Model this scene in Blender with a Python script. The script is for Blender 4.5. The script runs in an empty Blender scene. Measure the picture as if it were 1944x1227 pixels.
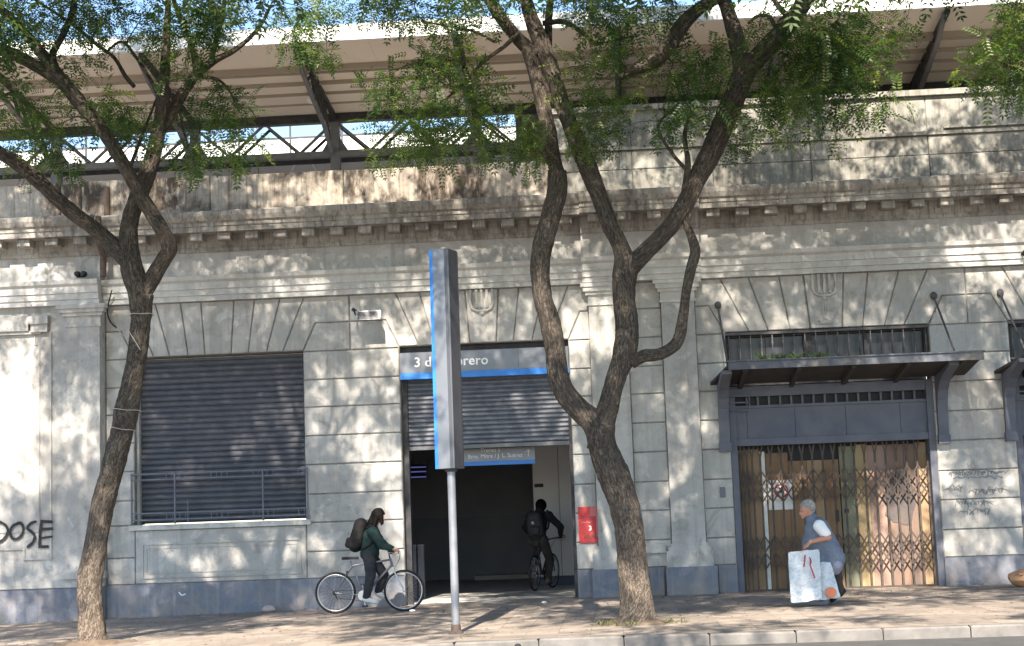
import bpy, bmesh, math, random
import numpy as np
from mathutils import Vector, Matrix, noise as mnoise

random.seed(7); RNG = np.random.default_rng(7)
scene = bpy.context.scene
COL = scene.collection
PI = math.pi

# ------------------------------------------------------------------ camera, sky, sun, exposure
IMG_W, IMG_H = 1944.0, 1227.0
FOCAL, YAW, PITCH, ROLL = 2968.0, -0.0631, 0.1195, -0.0359
CAM = Vector((0.0, -27.0, 1.6))
f0 = Vector((math.sin(YAW), math.cos(YAW), 0)); r0 = Vector((math.cos(YAW), -math.sin(YAW), 0)); u0 = Vector((0, 0, 1))
FWD = f0 * math.cos(PITCH) + u0 * math.sin(PITCH)
u1 = -f0 * math.sin(PITCH) + u0 * math.cos(PITCH)
RIGHT = r0 * math.cos(ROLL) + u1 * math.sin(ROLL)
UP = -r0 * math.sin(ROLL) + u1 * math.cos(ROLL)

def at(px, py, Y=0.0):
    """point of the world plane y=Y that the photograph shows at pixel (px, py)"""
    d = FWD * FOCAL + RIGHT * (px - IMG_W / 2) - UP * (py - IMG_H / 2)
    return CAM + d * ((Y - CAM.y) / d.y)

def to_pixel(pts):
    v = np.asarray(pts, float) - np.array(CAM)
    z = v @ np.array(FWD)
    return IMG_W / 2 + FOCAL * (v @ np.array(RIGHT)) / z, IMG_H / 2 - FOCAL * (v @ np.array(UP)) / z

cam_data = bpy.data.cameras.new('camera'); cam = bpy.data.objects.new('camera', cam_data); COL.objects.link(cam)
cam.matrix_world = Matrix(((RIGHT.x, UP.x, -FWD.x, CAM.x), (RIGHT.y, UP.y, -FWD.y, CAM.y), (RIGHT.z, UP.z, -FWD.z, CAM.z), (0, 0, 0, 1)))
cam_data.sensor_width = 36.0; cam_data.lens = 36.0 * FOCAL / IMG_W
cam_data.clip_start = 0.1; cam_data.clip_end = 3000
scene.camera = cam

SUN_EL, SUN_AZ = math.radians(43), math.radians(3.9)          # sun behind the camera, a little to its left
LIGHT = Vector((math.sin(SUN_AZ) * math.cos(SUN_EL), math.cos(SUN_AZ) * math.cos(SUN_EL), -math.sin(SUN_EL)))
world = bpy.data.worlds.new('World'); scene.world = world; world.use_nodes = True
wn = world.node_tree.nodes; wl = world.node_tree.links
sky = wn.new('ShaderNodeTexSky'); sky.sky_type = 'NISHITA'; sky.sun_disc = False
sky.sun_elevation = SUN_EL; sky.sun_rotation = PI + SUN_AZ
sky.air_density = 1.0; sky.dust_density = 0.3; sky.ozone_density = 1.9
bg = wn['Background']; bg.inputs['Strength'].default_value = 0.115
wl.new(sky.outputs[0], bg.inputs[0])
sun_data = bpy.data.lights.new('sun', 'SUN'); sun = bpy.data.objects.new('sun', sun_data); COL.objects.link(sun)
sun_data.energy = 5.0; sun_data.angle = math.radians(0.6); sun_data.color = (1.0, 0.90, 0.77)
sun.rotation_euler = LIGHT.to_track_quat('-Z', 'Y').to_euler()
sun.location = (0, -40, 40)
vs = scene.view_settings
vs.view_transform = 'Standard'; vs.look = 'None'; vs.exposure = 1.55; vs.gamma = 1.0; vs.use_curve_mapping = False
scene.render.resolution_x = 1024; scene.render.resolution_y = 646

# ------------------------------------------------------------------ helpers
def set_props(o, label=None, cat=None, group=None, kind=None):
    if label: o['label'] = label
    if cat: o['category'] = cat
    if group: o['group'] = group
    if kind: o['kind'] = kind
    return o

def thing(name, label, cat, loc=(0, 0, 0), group=None, rotz=0.0):
    o = bpy.data.objects.new(name, None); COL.objects.link(o)
    o.empty_display_size = 0.2; o.location = loc; o.rotation_euler = (0, 0, rotz)
    return set_props(o, label, cat, group)

def root_loc(o):
    while o.parent: o = o.parent
    return Vector(o.location)

class MB:
    """collects shapes; build() links them as ONE mesh object"""
    def __init__(s): s.v = []; s.f = []; s.uv = {}
    def add(s, vs, fs, uvs=None):
        n = len(s.v); s.v += [tuple(p) for p in vs]; s.f += [tuple(i + n for i in f) for f in fs]
        if uvs:
            for i, q in enumerate(uvs): s.uv[n + i] = q
        return s
    def box(s, x0, x1, y0, y1, z0, z1):
        return s.add([(x0,y0,z0),(x1,y0,z0),(x1,y1,z0),(x0,y1,z0),(x0,y0,z1),(x1,y0,z1),(x1,y1,z1),(x0,y1,z1)],
                     [(0,3,2,1),(4,5,6,7),(0,1,5,4),(1,2,6,5),(2,3,7,6),(3,0,4,7)])
    def prism(s, poly, yf, yb, bev=0.0):
        """polygon in the XZ plane (counter-clockwise seen from -Y), front at yf, back at yb, chamfered front edge"""
        n = len(poly); cx = sum(p[0] for p in poly) / n; cz = sum(p[1] for p in poly) / n
        if bev > 0:
            inn = inset(poly, bev)
            vs = [(x, yf, z) for x, z in inn] + [(x, yf + bev, z) for x, z in poly] + [(x, yb, z) for x, z in poly]
            fs = [tuple(range(n))]
            for k in (0, 1):
                for i in range(n):
                    j = (i + 1) % n; a = k * n
                    fs.append((a + i, a + n + i, a + n + j, a + j))
            fs.append(tuple(reversed(range(2 * n, 3 * n))))
        else:
            vs = [(x, yf, z) for x, z in poly] + [(x, yb, z) for x, z in poly]
            fs = [tuple(range(n)), tuple(reversed(range(n, 2 * n)))]
            for i in range(n):
                j = (i + 1) % n; fs.append((i, n + i, n + j, j))
        return s.add(vs, fs)
    def extrude_x(s, prof, x0, x1):
        """closed profile of (y, z) swept along X"""
        n = len(prof)
        vs = [(x0, y, z) for y, z in prof] + [(x1, y, z) for y, z in prof]
        fs = [tuple(range(n)), tuple(reversed(range(n, 2 * n)))]
        for i in range(n):
            j = (i + 1) % n; fs.append((i, n + i, n + j, j))
        return s.add(vs, fs)
    def tube(s, pts, rad, sides=8, caps=True, flat=None):
        pts = [Vector(p) for p in pts]; n = len(pts)
        if not hasattr(rad, '__len__'): rad = [rad] * n
        t0 = (pts[1] - pts[0]).normalized()
        a = t0.cross(Vector((0, 0, 1)))
        if a.length < 0.05: a = t0.cross(Vector((1, 0, 0)))
        a.normalize(); vs = []; uv = []; L = 0.0
        for i, p in enumerate(pts):
            t = (pts[min(i + 1, n - 1)] - pts[max(i - 1, 0)])
            t = t.normalized() if t.length > 1e-9 else t0
            a = (a - t * a.dot(t)).normalized(); b = t.cross(a)
            if i: L += (pts[i] - pts[i - 1]).length
            for k in range(sides + 1):
                an = 2 * PI * k / sides
                vs.append(p + (a * math.cos(an) + b * math.sin(an)) * rad[i]); uv.append((k / sides, L))
        fs = []; m = sides + 1
        for i in range(n - 1):
            for k in range(sides):
                fs.append((i * m + k, i * m + k + 1, (i + 1) * m + k + 1, (i + 1) * m + k))
        if caps:
            fs.append(tuple(reversed(range(sides)))); fs.append(tuple((n - 1) * m + k for k in range(sides)))
        return s.add(vs, fs, uv)
    def bar(s, p, q, w, d=None, up=(0, 0, 1)):
        """rectangular bar from p to q, w wide, d deep"""
        p, q = Vector(p), Vector(q); d = d or w; t = (q - p).normalized(); u = Vector(up)
        a = t.cross(u)
        if a.length < 1e-3: a = t.cross(Vector((0, 1, 0)))
        a.normalize(); b = a.cross(t)
        c = []
        for e in (p, q):
            for sa, sb in ((-1, -1), (1, -1), (1, 1), (-1, 1)): c.append(e + a * sa * w / 2 + b * sb * d / 2)
        return s.add(c, [(0, 3, 2, 1), (4, 5, 6, 7), (0, 1, 5, 4), (1, 2, 6, 5), (2, 3, 7, 6), (3, 0, 4, 7)])
    def lathe(s, prof, c=(0, 0, 0), axis='Z', sides=20):
        """profile of (radius, height) turned round an axis"""
        vs = []; n = len(prof); c = Vector(c)
        for r, h in prof:
            for k in range(sides):
                an = 2 * PI * k / sides; x, y = r * math.cos(an), r * math.sin(an)
                vs.append(c + (Vector((x, y, h)) if axis == 'Z' else Vector((x, h, y)) if axis == 'Y' else Vector((h, x, y))))
        fs = []
        for i in range(n - 1):
            for k in range(sides):
                k2 = (k + 1) % sides; fs.append((i * sides + k, i * sides + k2, (i + 1) * sides + k2, (i + 1) * sides + k))
        fs.append(tuple(reversed(range(sides)))); fs.append(tuple((n - 1) * sides + k for k in range(sides)))
        return s.add(vs, fs)
    def ball(s, c, r, seg=14, rings=9):
        c = Vector(c); r = Vector((r, r, r)) if not hasattr(r, '__len__') else Vector(r); vs = [c + Vector((0, 0, r.z))]; fs = []
        for i in range(1, rings):
            th = PI * i / rings
            for k in range(seg):
                ph = 2 * PI * k / seg
                vs.append(c + Vector((r.x * math.sin(th) * math.cos(ph), r.y * math.sin(th) * math.sin(ph), r.z * math.cos(th))))
        vs.append(c - Vector((0, 0, r.z))); last = len(vs) - 1
        for k in range(seg): fs.append((0, 1 + k, 1 + (k + 1) % seg))
        for i in range(rings - 2):
            for k in range(seg):
                a = 1 + i * seg; fs.append((a + k, a + seg + k, a + seg + (k + 1) % seg, a + (k + 1) % seg))
        a = 1 + (rings - 2) * seg
        for k in range(seg): fs.append((a + k, last, a + (k + 1) % seg))
        return s.add(vs, fs)
    def mesh(s, name, off=(0, 0, 0), smooth=False):
        me = bpy.data.meshes.new(name); o = Vector(off)
        me.from_pydata([(p[0] - o.x, p[1] - o.y, p[2] - o.z) for p in s.v], [], s.f); me.update()
        if s.uv:
            layer = me.uv_layers.new(name='UVMap'); vi = np.empty(len(me.loops), int); me.loops.foreach_get('vertex_index', vi)
            arr = np.zeros((len(s.v), 2))
            for i, q in s.uv.items(): arr[i] = q
            layer.data.foreach_set('uv', arr[vi].ravel())
        bm = bmesh.new(); bm.from_mesh(me); bmesh.ops.recalc_face_normals(bm, faces=bm.faces); bm.to_mesh(me); bm.free()
        if smooth:
            me.polygons.foreach_set('use_smooth', [True] * len(me.polygons))
            if smooth == 'auto': me.set_sharp_from_angle(angle=math.radians(38))
        return me
    def build(s, name, mat, parent=None, world=True, smooth=False, loc=None):
        off = (root_loc(parent) if (parent and world) else Vector(loc) if loc is not None else Vector((0, 0, 0)))
        me = s.mesh(name, off, smooth); me.materials.append(M[mat] if isinstance(mat, str) else mat)
        o = bpy.data.objects.new(name, me); COL.objects.link(o)
        if parent: o.parent = parent
        elif loc is not None: o.location = loc
        return o

def inset(poly, d):
    n = len(poly); out = []
    for i in range(n):
        p0, p1, p2 = poly[i - 1], poly[i], poly[(i + 1) % n]
        e1 = Vector((p1[0] - p0[0], p1[1] - p0[1])).normalized(); e2 = Vector((p2[0] - p1[0], p2[1] - p1[1])).normalized()
        n1 = Vector((-e1.y, e1.x)); n2 = Vector((-e2.y, e2.x)); b = n1 + n2
        k = d * 2 / max(b.length_squared, 0.2)
        out.append((p1[0] + b.x * k, p1[1] + b.y * k))
    return out

def rect(x0, x1, z0, z1): return [(x0, z0), (x1, z0), (x1, z1), (x0, z1)]

def part(name, mat, parent, *boxes, smooth=False):
    m = MB()
    for b in boxes: m.box(*b)
    return m.build(name, mat, parent, smooth=smooth)

def copy_tree(o, parent=None):
    c = o.copy(); COL.objects.link(c); c.parent = parent
    for ch in list(o.children): copy_tree(ch, c)
    return c

def lettering(name, txt, size, loc, mat, parent, rot=(PI / 2, 0, 0), spacing=1.0, depth=0.004, bold=0.0):
    cu = bpy.data.curves.new('text', 'FONT'); cu.body = txt; cu.size = size; cu.extrude = depth; cu.space_character = spacing; cu.offset = bold
    cu.resolution_u = 4
    tmp = bpy.data.objects.new('text', cu); COL.objects.link(tmp)
    dg = bpy.context.evaluated_depsgraph_get(); me = bpy.data.meshes.new_from_object(tmp.evaluated_get(dg)); me.name = name
    bpy.data.objects.remove(tmp); bpy.data.curves.remove(cu)
    me.materials.clear(); me.materials.append(M[mat])
    o = bpy.data.objects.new(name, me); COL.objects.link(o); o.parent = parent
    o.location = Vector(loc) - root_loc(parent); o.rotation_euler = rot
    return o

def catmull(pts, step):
    """resample a polyline of vectors (any dimension, numpy) along a Catmull-Rom curve"""
    P = np.array(pts, float); out = []
    Q = np.vstack([2 * P[0] - P[1], P, 2 * P[-1] - P[-2]])
    for i in range(1, len(Q) - 2):
        a, b, c, d = Q[i - 1], Q[i], Q[i + 1], Q[i + 2]
        n = max(1, int(np.linalg.norm((c - b)[:3]) / step))
        for k in range(n):
            t = k / n
            out.append(0.5 * (2 * b + (c - a) * t + (2 * a - 5 * b + 4 * c - d) * t * t + (3 * b - a - 3 * c + d) * t ** 3))
    out.append(P[-1])
    return np.array(out)

def ground_z(x):
    """the pavement rises a little from the left to the entrance"""
    t = min(max((x + 10.8) / 10.0, -1.0), 1.0)
    return -0.03 + 0.12 * t

# ------------------------------------------------------------------ materials
M = {}
def nt(name):
    m = bpy.data.materials.new(name); m.use_nodes = True; M[name] = m
    t = m.node_tree; b = t.nodes['Principled BSDF']
    return m, t, b

def rgb(c): return (c[0], c[1], c[2], 1.0)

def noise_node(t, scale, detail=4, rough=0.55, coord='Position', stretch=None, distort=0.0):
    n = t.nodes.new('ShaderNodeTexNoise'); n.inputs['Scale'].default_value = scale; n.inputs['Detail'].default_value = detail
    n.inputs['Roughness'].default_value = rough; n.inputs['Distortion'].default_value = distort
    if coord == 'Position': src = t.nodes.new('ShaderNodeNewGeometry').outputs['Position']
    elif coord == 'UV': src = t.nodes.new('ShaderNodeTexCoord').outputs['UV']
    else: src = t.nodes.new('ShaderNodeTexCoord').outputs['Object']
    if stretch:
        mp = t.nodes.new('ShaderNodeMapping'); mp.inputs['Scale'].default_value = stretch; t.links.new(src, mp.inputs[0]); src = mp.outputs[0]
    t.links.new(src, n.inputs['Vector'])
    return n.outputs['Fac']

def ramp(t, src, lo, hi, smooth=False):
    r = t.nodes.new('ShaderNodeMapRange'); r.inputs['From Min'].default_value = lo; r.inputs['From Max'].default_value = hi
    if smooth: r.interpolation_type = 'SMOOTHSTEP'
    t.links.new(src, r.inputs['Value']); return r.outputs[0]

def math_node(t, op, a, b=None):
    n = t.nodes.new('ShaderNodeMath'); n.operation = op; n.use_clamp = False
    for i, x in enumerate((a, b)):
        if x is None: continue
        if isinstance(x, (int, float)): n.inputs[i].default_value = x
        else: t.links.new(x, n.inputs[i])
    return n.outputs[0]

def mix(t, fac, a, b, blend='MIX'):
    n = t.nodes.new('ShaderNodeMix'); n.data_type = 'RGBA'; n.blend_type = blend
    for i, x in ((0, fac), (6, a), (7, b)):
        if isinstance(x, (int, float)): n.inputs[i].default_value = x
        elif isinstance(x, tuple): n.inputs[i].default_value = rgb(x)
        else: t.links.new(x, n.inputs[i])
    return n.outputs[2]

def bump(t, b, src, strength=0.4, dist=0.01):
    n = t.nodes.new('ShaderNodeBump'); n.inputs['Strength'].default_value = strength; n.inputs['Distance'].default_value = dist
    t.links.new(src, n.inputs['Height']); t.links.new(n.outputs[0], b.inputs['Normal'])

def simple(name, c, c2=None, scale=3.0, rough=0.7, metal=0.0, bump_s=0.0, bump_scale=40.0, lo=0.35, hi=0.7, coord='Position', stretch=None, spec=0.4):
    m, t, b = nt(name); b.inputs['Roughness'].default_value = rough; b.inputs['Metallic'].default_value = metal
    b.inputs['Specular IOR Level'].default_value = spec
    if c2:
        t.links.new(mix(t, ramp(t, noise_node(t, scale, 6, 0.6, coord, stretch), lo, hi), c, c2), b.inputs['Base Color'])
    else: b.inputs['Base Color'].default_value = rgb(c)
    if bump_s: bump(t, b, noise_node(t, bump_scale, 4, 0.6, coord), bump_s, 0.006)
    return m

def z_mask(t, z0, z1):
    g = t.nodes.new('ShaderNodeNewGeometry'); s = t.nodes.new('ShaderNodeSeparateXYZ'); t.links.new(g.outputs['Position'], s.inputs[0])
    return ramp(t, s.outputs['Z'], z0, z1)

def plaster(name, base, alt, grime, streak=0.5, mold=0.0, splash=True, drips=0.0):
    m, t, b = nt(name); b.inputs['Roughness'].default_value = 0.88; b.inputs['Specular IOR Level'].default_value = 0.2
    c = mix(t, ramp(t, noise_node(t, 0.55, 5, 0.6), 0.38, 0.62), base, alt)
    pt = ramp(t, noise_node(t, 1.7, 3, 0.5, distort=1.5), 0.60, 0.63)                        # patches of later repairs
    c = mix(t, math_node(t, 'MULTIPLY', pt, 0.6), c, tuple(min(1, v * 1.15) for v in base))
    p2 = ramp(t, noise_node(t, 1.1, 4, 0.6, distort=2.5), 0.62, 0.66)
    c = mix(t, math_node(t, 'MULTIPLY', p2, 0.5), c, tuple(v * 0.72 for v in alt))
    ck = math_node(t, 'ABSOLUTE', math_node(t, 'SUBTRACT', noise_node(t, 1.3, 6, 0.62, distort=0.8), 0.5))   # hairline cracks
    c = mix(t, math_node(t, 'MULTIPLY', ramp(t, ck, 0.0035, 0.001), 0.45), c, grime)
    c = mix(t, math_node(t, 'MULTIPLY', ramp(t, noise_node(t, 5.0, 8, 0.7), 0.50, 0.75), 0.5), c, grime)
    c = mix(t, math_node(t, 'MULTIPLY', ramp(t, noise_node(t, 24, 4, 0.7), 0.60, 0.70), 0.45), c, grime)
    st = ramp(t, noise_node(t, 1.0, 6, 0.65, stretch=(6.5, 6.5, 0.35)), 0.50, 0.72)
    c = mix(t, math_node(t, 'MULTIPLY', st, streak), c, grime)
    if mold:
        mo = math_node(t, 'MULTIPLY', ramp(t, noise_node(t, 0.55, 7, 0.68, stretch=(1.0, 1.0, 0.9)), 0.47, 0.56), mold)
        mo = math_node(t, 'MULTIPLY', mo, ramp(t, noise_node(t, 6, 6, 0.7, stretch=(1.6, 1.6, 0.5)), 0.30, 0.52))
        c = mix(t, mo, c, (0.062, 0.047, 0.036))
    if drips:
        dr = ramp(t, noise_node(t, 1.0, 5, 0.7, stretch=(17, 17, 1.1)), 0.52, 0.62)
        c = mix(t, math_node(t, 'MULTIPLY', dr, drips), c, (0.035, 0.03, 0.026))
    if splash:
        sp = math_node(t, 'MULTIPLY', z_mask(t, 0.75, 0.05), ramp(t, noise_node(t, 2.4, 6, 0.68), 0.38, 0.60))
        c = mix(t, math_node(t, 'MULTIPLY', sp, 0.75), c, (0.29, 0.25, 0.215))
    t.links.new(c, b.inputs['Base Color'])
    h = math_node(t, 'ADD', noise_node(t, 60, 3, 0.6), math_node(t, 'MULTIPLY', noise_node(t, 6, 4, 0.6), 2.0))
    bump(t, b, h, 0.35, 0.008)
    return m

plaster('plaster', (0.47, 0.455, 0.43), (0.375, 0.36, 0.338), (0.21, 0.195, 0.175), 0.50)
plaster('plaster_light', (0.55, 0.54, 0.515), (0.46, 0.45, 0.43), (0.27, 0.25, 0.22), 0.40)
plaster('plaster_cornice', (0.42, 0.395, 0.355), (0.31, 0.288, 0.255), (0.12, 0.107, 0.092), 0.7, 0.35, drips=0.45)
plaster('plaster_parapet', (0.50, 0.44, 0.365), (0.36, 0.31, 0.255), (0.12, 0.10, 0.08), 0.8, 0.95, drips=0.35)
plaster('plaster_attic', (0.35, 0.34, 0.30), (0.27, 0.262, 0.232), (0.12, 0.11, 0.095), 0.7, 0.40, drips=0.25)
plaster('plinth_paint', (0.135, 0.155, 0.205), (0.185, 0.20, 0.24), (0.33, 0.31, 0.295), 0.8)
simple('joint', (0.29, 0.275, 0.25), (0.15, 0.14, 0.125), 5, 0.95)
simple('shutter_blue', (0.050, 0.053, 0.069), (0.088, 0.089, 0.102), 4, 0.55, 0.0, 0.1, 60, spec=0.5)
simple('shutter_grey', (0.105, 0.113, 0.138), (0.185, 0.19, 0.21), 6, 0.42, 0.25, 0.1, 60, spec=0.5)
simple('dark_metal', (0.035, 0.036, 0.042), (0.07, 0.065, 0.065), 10, 0.6, 0.3)
simple('iron', (0.055, 0.06, 0.075), (0.10, 0.085, 0.075), 14, 0.6, 0.2, 0.2, 50)
simple('steel_grey', (0.13, 0.135, 0.15), (0.19, 0.185, 0.18), 5, 0.6, 0.1, 0.1, 40)
simple('steel_blue_grey', (0.11, 0.115, 0.145), (0.16, 0.165, 0.185), 4, 0.6, 0.0, 0.1, 40)
simple('painted_wood_grey', (0.095, 0.103, 0.135), (0.135, 0.14, 0.165), 3, 0.65, 0.0, 0.25, 30)
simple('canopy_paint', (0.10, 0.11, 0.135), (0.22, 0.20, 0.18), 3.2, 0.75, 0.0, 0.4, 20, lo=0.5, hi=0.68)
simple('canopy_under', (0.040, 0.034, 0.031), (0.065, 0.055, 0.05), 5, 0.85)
simple('gate_iron', (0.060, 0.050, 0.045), (0.12, 0.085, 0.065), 9, 0.75, 0.15, 0.2, 60)
simple('roof_sheet', (0.80, 0.71, 0.61), (0.75, 0.655, 0.56), 0.7, 0.75)
simple('roof_white', (0.80, 0.80, 0.78), (0.72, 0.72, 0.70), 0.8, 0.6)
simple('concrete', (0.46, 0.41, 0.35), (0.38, 0.34, 0.30), 1.5, 0.85, 0.0, 0.2, 30)
simple('roof_membrane', (0.62, 0.60, 0.56), (0.52, 0.50, 0.47), 0.8, 0.85)
simple('rail_white', (0.62, 0.60, 0.56), None, rough=0.5)
simple('sign_grey', (0.155, 0.165, 0.19), (0.20, 0.21, 0.235), 1.2, 0.38, 0.35, spec=0.5)
simple('sign_dark', (0.07, 0.072, 0.085), (0.10, 0.10, 0.115), 2, 0.45, 0.3)
simple('sign_blue', (0.035, 0.20, 0.62), (0.05, 0.24, 0.66), 1.5, 0.45)
simple('white_paint', (0.80, 0.80, 0.78), None, rough=0.5)
simple('galvanised', (0.30, 0.31, 0.335), (0.23, 0.235, 0.255), 6, 0.42, 0.45)
simple('pipe_brown', (0.13, 0.095, 0.075), (0.08, 0.06, 0.05), 10, 0.85)
simple('roof_seam', (0.40, 0.335, 0.275), None, rough=0.8)
simple('rust', (0.12, 0.085, 0.068), (0.085, 0.065, 0.055), 12, 0.85)
simple('notice_red', (0.52, 0.035, 0.035), (0.44, 0.05, 0.05), 4, 0.55)
simple('notice_red_pale', (0.56, 0.16, 0.15), (0.48, 0.12, 0.11), 4, 0.6)
simple('black_paint', (0.015, 0.015, 0.017), None, rough=0.6)
simple('hall_wall', (0.27, 0.275, 0.30), (0.21, 0.215, 0.24), 1.0, 0.7)
simple('hall_panel', (0.80, 0.795, 0.79), (0.72, 0.715, 0.71), 1.4, 0.6)
simple('hall_dark', (0.14, 0.147, 0.17), (0.18, 0.185, 0.205), 1.2, 0.5)
simple('hall_floor', (0.55, 0.53, 0.50), (0.45, 0.43, 0.41), 2.2, 0.45, 0, 0.1, 30)
simple('hall_skirting', (0.05, 0.06, 0.11), None, rough=0.5)
simple('soil', (0.19, 0.14, 0.10), (0.10, 0.075, 0.055), 9, 0.95, 0, 0.8, 60)
simple('rubber', (0.018, 0.018, 0.019), None, rough=0.8)
simple('bike_silver', (0.55, 0.55, 0.56), None, rough=0.32, metal=0.7)
simple('bike_frame_grey', (0.14, 0.14, 0.165), (0.20, 0.20, 0.23), 20, 0.35, 0.4)
simple('bike_frame_dark', (0.06, 0.06, 0.068), None, rough=0.4, metal=0.2)
simple('bike_black', (0.02, 0.02, 0.021), None, rough=0.6)
simple('skin', (0.46, 0.27, 0.19), (0.42, 0.23, 0.16), 30, 0.55)
simple('skin_ruddy', (0.50, 0.25, 0.17), (0.45, 0.21, 0.14), 30, 0.55)
simple('hair_black', (0.0025, 0.002, 0.002), (0.005, 0.0045, 0.0045), 60, 0.7, spec=0.12)
simple('hair_grey', (0.33, 0.32, 0.30), (0.15, 0.145, 0.135), 45, 0.75, bump_s=0.9, bump_scale=60)
simple('cloth_green', (0.005, 0.020, 0.019), (0.008, 0.028, 0.026), 9, 0.85, bump_s=0.3, bump_scale=14)
simple('cloth_jeans', (0.018, 0.020, 0.026), (0.036, 0.037, 0.043), 9, 0.9, bump_s=0.3, bump_scale=16)
simple('cloth_black', (0.012, 0.012, 0.014), (0.02, 0.02, 0.022), 9, 0.85, bump_s=0.3, bump_scale=16)
simple('cloth_charcoal', (0.04, 0.035, 0.033), (0.055, 0.05, 0.046), 9, 0.9, bump_s=0.3, bump_scale=16)
simple('cloth_vest', (0.115, 0.145, 0.195), (0.155, 0.185, 0.235), 9, 0.7, bump_s=0.3, bump_scale=16)
simple('cloth_white', (0.78, 0.78, 0.78), None, rough=0.85)
simple('cloth_lilac', (0.27, 0.28, 0.36), (0.22, 0.23, 0.31), 12, 0.85)
simple('shoe_white', (0.68, 0.67, 0.65), None, rough=0.6)
simple('shoe_brown', (0.20, 0.12, 0.09), None, rough=0.6)
simple('pack_dark', (0.005, 0.0045, 0.005), (0.011, 0.0095, 0.0095), 12, 0.85, bump_s=0.4, bump_scale=20)
simple('pack_grey', (0.030, 0.030, 0.034), (0.045, 0.045, 0.05), 12, 0.75, bump_s=0.3, bump_scale=20)
simple('emblem_grey', (0.42, 0.42, 0.42), None, rough=0.7)
simple('strap_red', (0.40, 0.05, 0.06), None, rough=0.7)
simple('orange_print', (0.72, 0.23, 0.12), (0.62, 0.20, 0.10), 20, 0.7)
simple('tan_leather', (0.50, 0.27, 0.14), (0.42, 0.22, 0.12), 8, 0.65, bump_s=0.3, bump_scale=12)
simple('litter_pale', (0.55, 0.44, 0.42), (0.42, 0.33, 0.30), 20, 0.8)
simple('litter_brown', (0.22, 0.15, 0.10), (0.13, 0.095, 0.06), 20, 0.9)
simple('string', (0.40, 0.39, 0.36), None, rough=0.9)
simple('cable', (0.03, 0.03, 0.03), None, rough=0.8)
simple('paper', (0.72, 0.71, 0.68), (0.62, 0.61, 0.58), 8, 0.85)
simple('board_brown', (0.259, 0.161, 0.088), (0.189, 0.113, 0.062), 3, 0.75, bump_s=0.3, bump_scale=30, stretch=(4, 4, 0.5))
simple('board_tan', (0.348, 0.240, 0.143), (0.281, 0.188, 0.109), 3, 0.75, bump_s=0.3, bump_scale=30, stretch=(4, 4, 0.5))
simple('board_green', (0.175, 0.187, 0.126), (0.238, 0.216, 0.138), 3, 0.75, stretch=(3, 3, 0.7))
simple('board_yellow', (0.384, 0.287, 0.149), (0.320, 0.223, 0.126), 3, 0.75, stretch=(3, 3, 0.7))
simple('board_pink', (0.337, 0.213, 0.170), (0.301, 0.215, 0.167), 3, 0.75, stretch=(3, 3, 0.7))
simple('board_plum', (0.164, 0.120, 0.103), (0.266, 0.166, 0.115), 2.4, 0.75, stretch=(3, 3, 0.7))
simple('figure_paint', (0.085, 0.080, 0.085), (0.16, 0.12, 0.10), 4, 0.8)  # dark paint of the mural figure on the boards
simple('grass_dry', (0.085, 0.095, 0.035), (0.14, 0.125, 0.055), 12, 0.85)
simple('faded_ink', (0.11, 0.11, 0.12), (0.20, 0.20, 0.20), 9, 0.8)
simple('weed', (0.06, 0.12, 0.03), (0.10, 0.15, 0.04), 12, 0.8)
def glass(name, c, rough=0.08):
    m, t, b = nt(name); b.inputs['Base Color'].default_value = rgb(c); b.inputs['Roughness'].default_value = rough
    b.inputs['Specular IOR Level'].default_value = 0.6; b.inputs['Metallic'].default_value = 0.0
glass('window_glass', (0.02, 0.023, 0.032), 0.35); glass('screen_glass', (0.006, 0.008, 0.03))
def screen_mat():
    m, t, b = nt('screen_row'); b.inputs['Base Color'].default_value = rgb((0.05, 0.06, 0.2))
    b.inputs['Emission Color'].default_value = rgb((0.20, 0.22, 0.55)); b.inputs['Emission Strength'].default_value = 0.12
screen_mat()

def pavement_mat():
    m, t, b = nt('pavement'); b.inputs['Roughness'].default_value = 0.85; b.inputs['Specular IOR Level'].default_value = 0.25
    c = mix(t, ramp(t, noise_node(t, 0.7, 6, 0.6), 0.35, 0.68), (0.315, 0.265, 0.225), (0.235, 0.20, 0.17))
    c = mix(t, math_node(t, 'MULTIPLY', ramp(t, noise_node(t, 7, 6, 0.7), 0.52, 0.75), 0.75), c, (0.115, 0.097, 0.082))
    c = mix(t, ramp(t, noise_node(t, 45, 3, 0.7), 0.62, 0.75), c, (0.36, 0.32, 0.28))
    br = t.nodes.new('ShaderNodeTexBrick'); br.offset = 0.0; br.inputs['Scale'].default_value = 1.0
    br.inputs['Brick Width'].default_value = 0.40; br.inputs['Row Height'].default_value = 0.40; br.inputs['Mortar Size'].default_value = 0.007; br.inputs['Mortar Smooth'].default_value = 0.3
    g = t.nodes.new('ShaderNodeNewGeometry'); t.links.new(g.outputs['Position'], br.inputs['Vector'])
    br.inputs['Color1'].default_value = (0.80, 0.80, 0.80, 1); br.inputs['Color2'].default_value = (1.15, 1.13, 1.10, 1); br.inputs['Mortar'].default_value = (1, 1, 1, 1)
    c = mix(t, 1.0, c, br.outputs['Color'], 'MULTIPLY')
    c = mix(t, math_node(t, 'MULTIPLY', ramp(t, noise_node(t, 1.6, 7, 0.72, distort=1.0), 0.56, 0.66), 0.6), c, (0.10, 0.085, 0.072))
    c = mix(t, math_node(t, 'MULTIPLY', br.outputs['Fac'], 0.4), c, (0.13, 0.108, 0.09))
    t.links.new(c, b.inputs['Base Color'])
    h = math_node(t, 'SUBTRACT', noise_node(t, 25, 4, 0.6), br.outputs['Fac'])
    bump(t, b, h, 0.5, 0.006)
pavement_mat()
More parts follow.
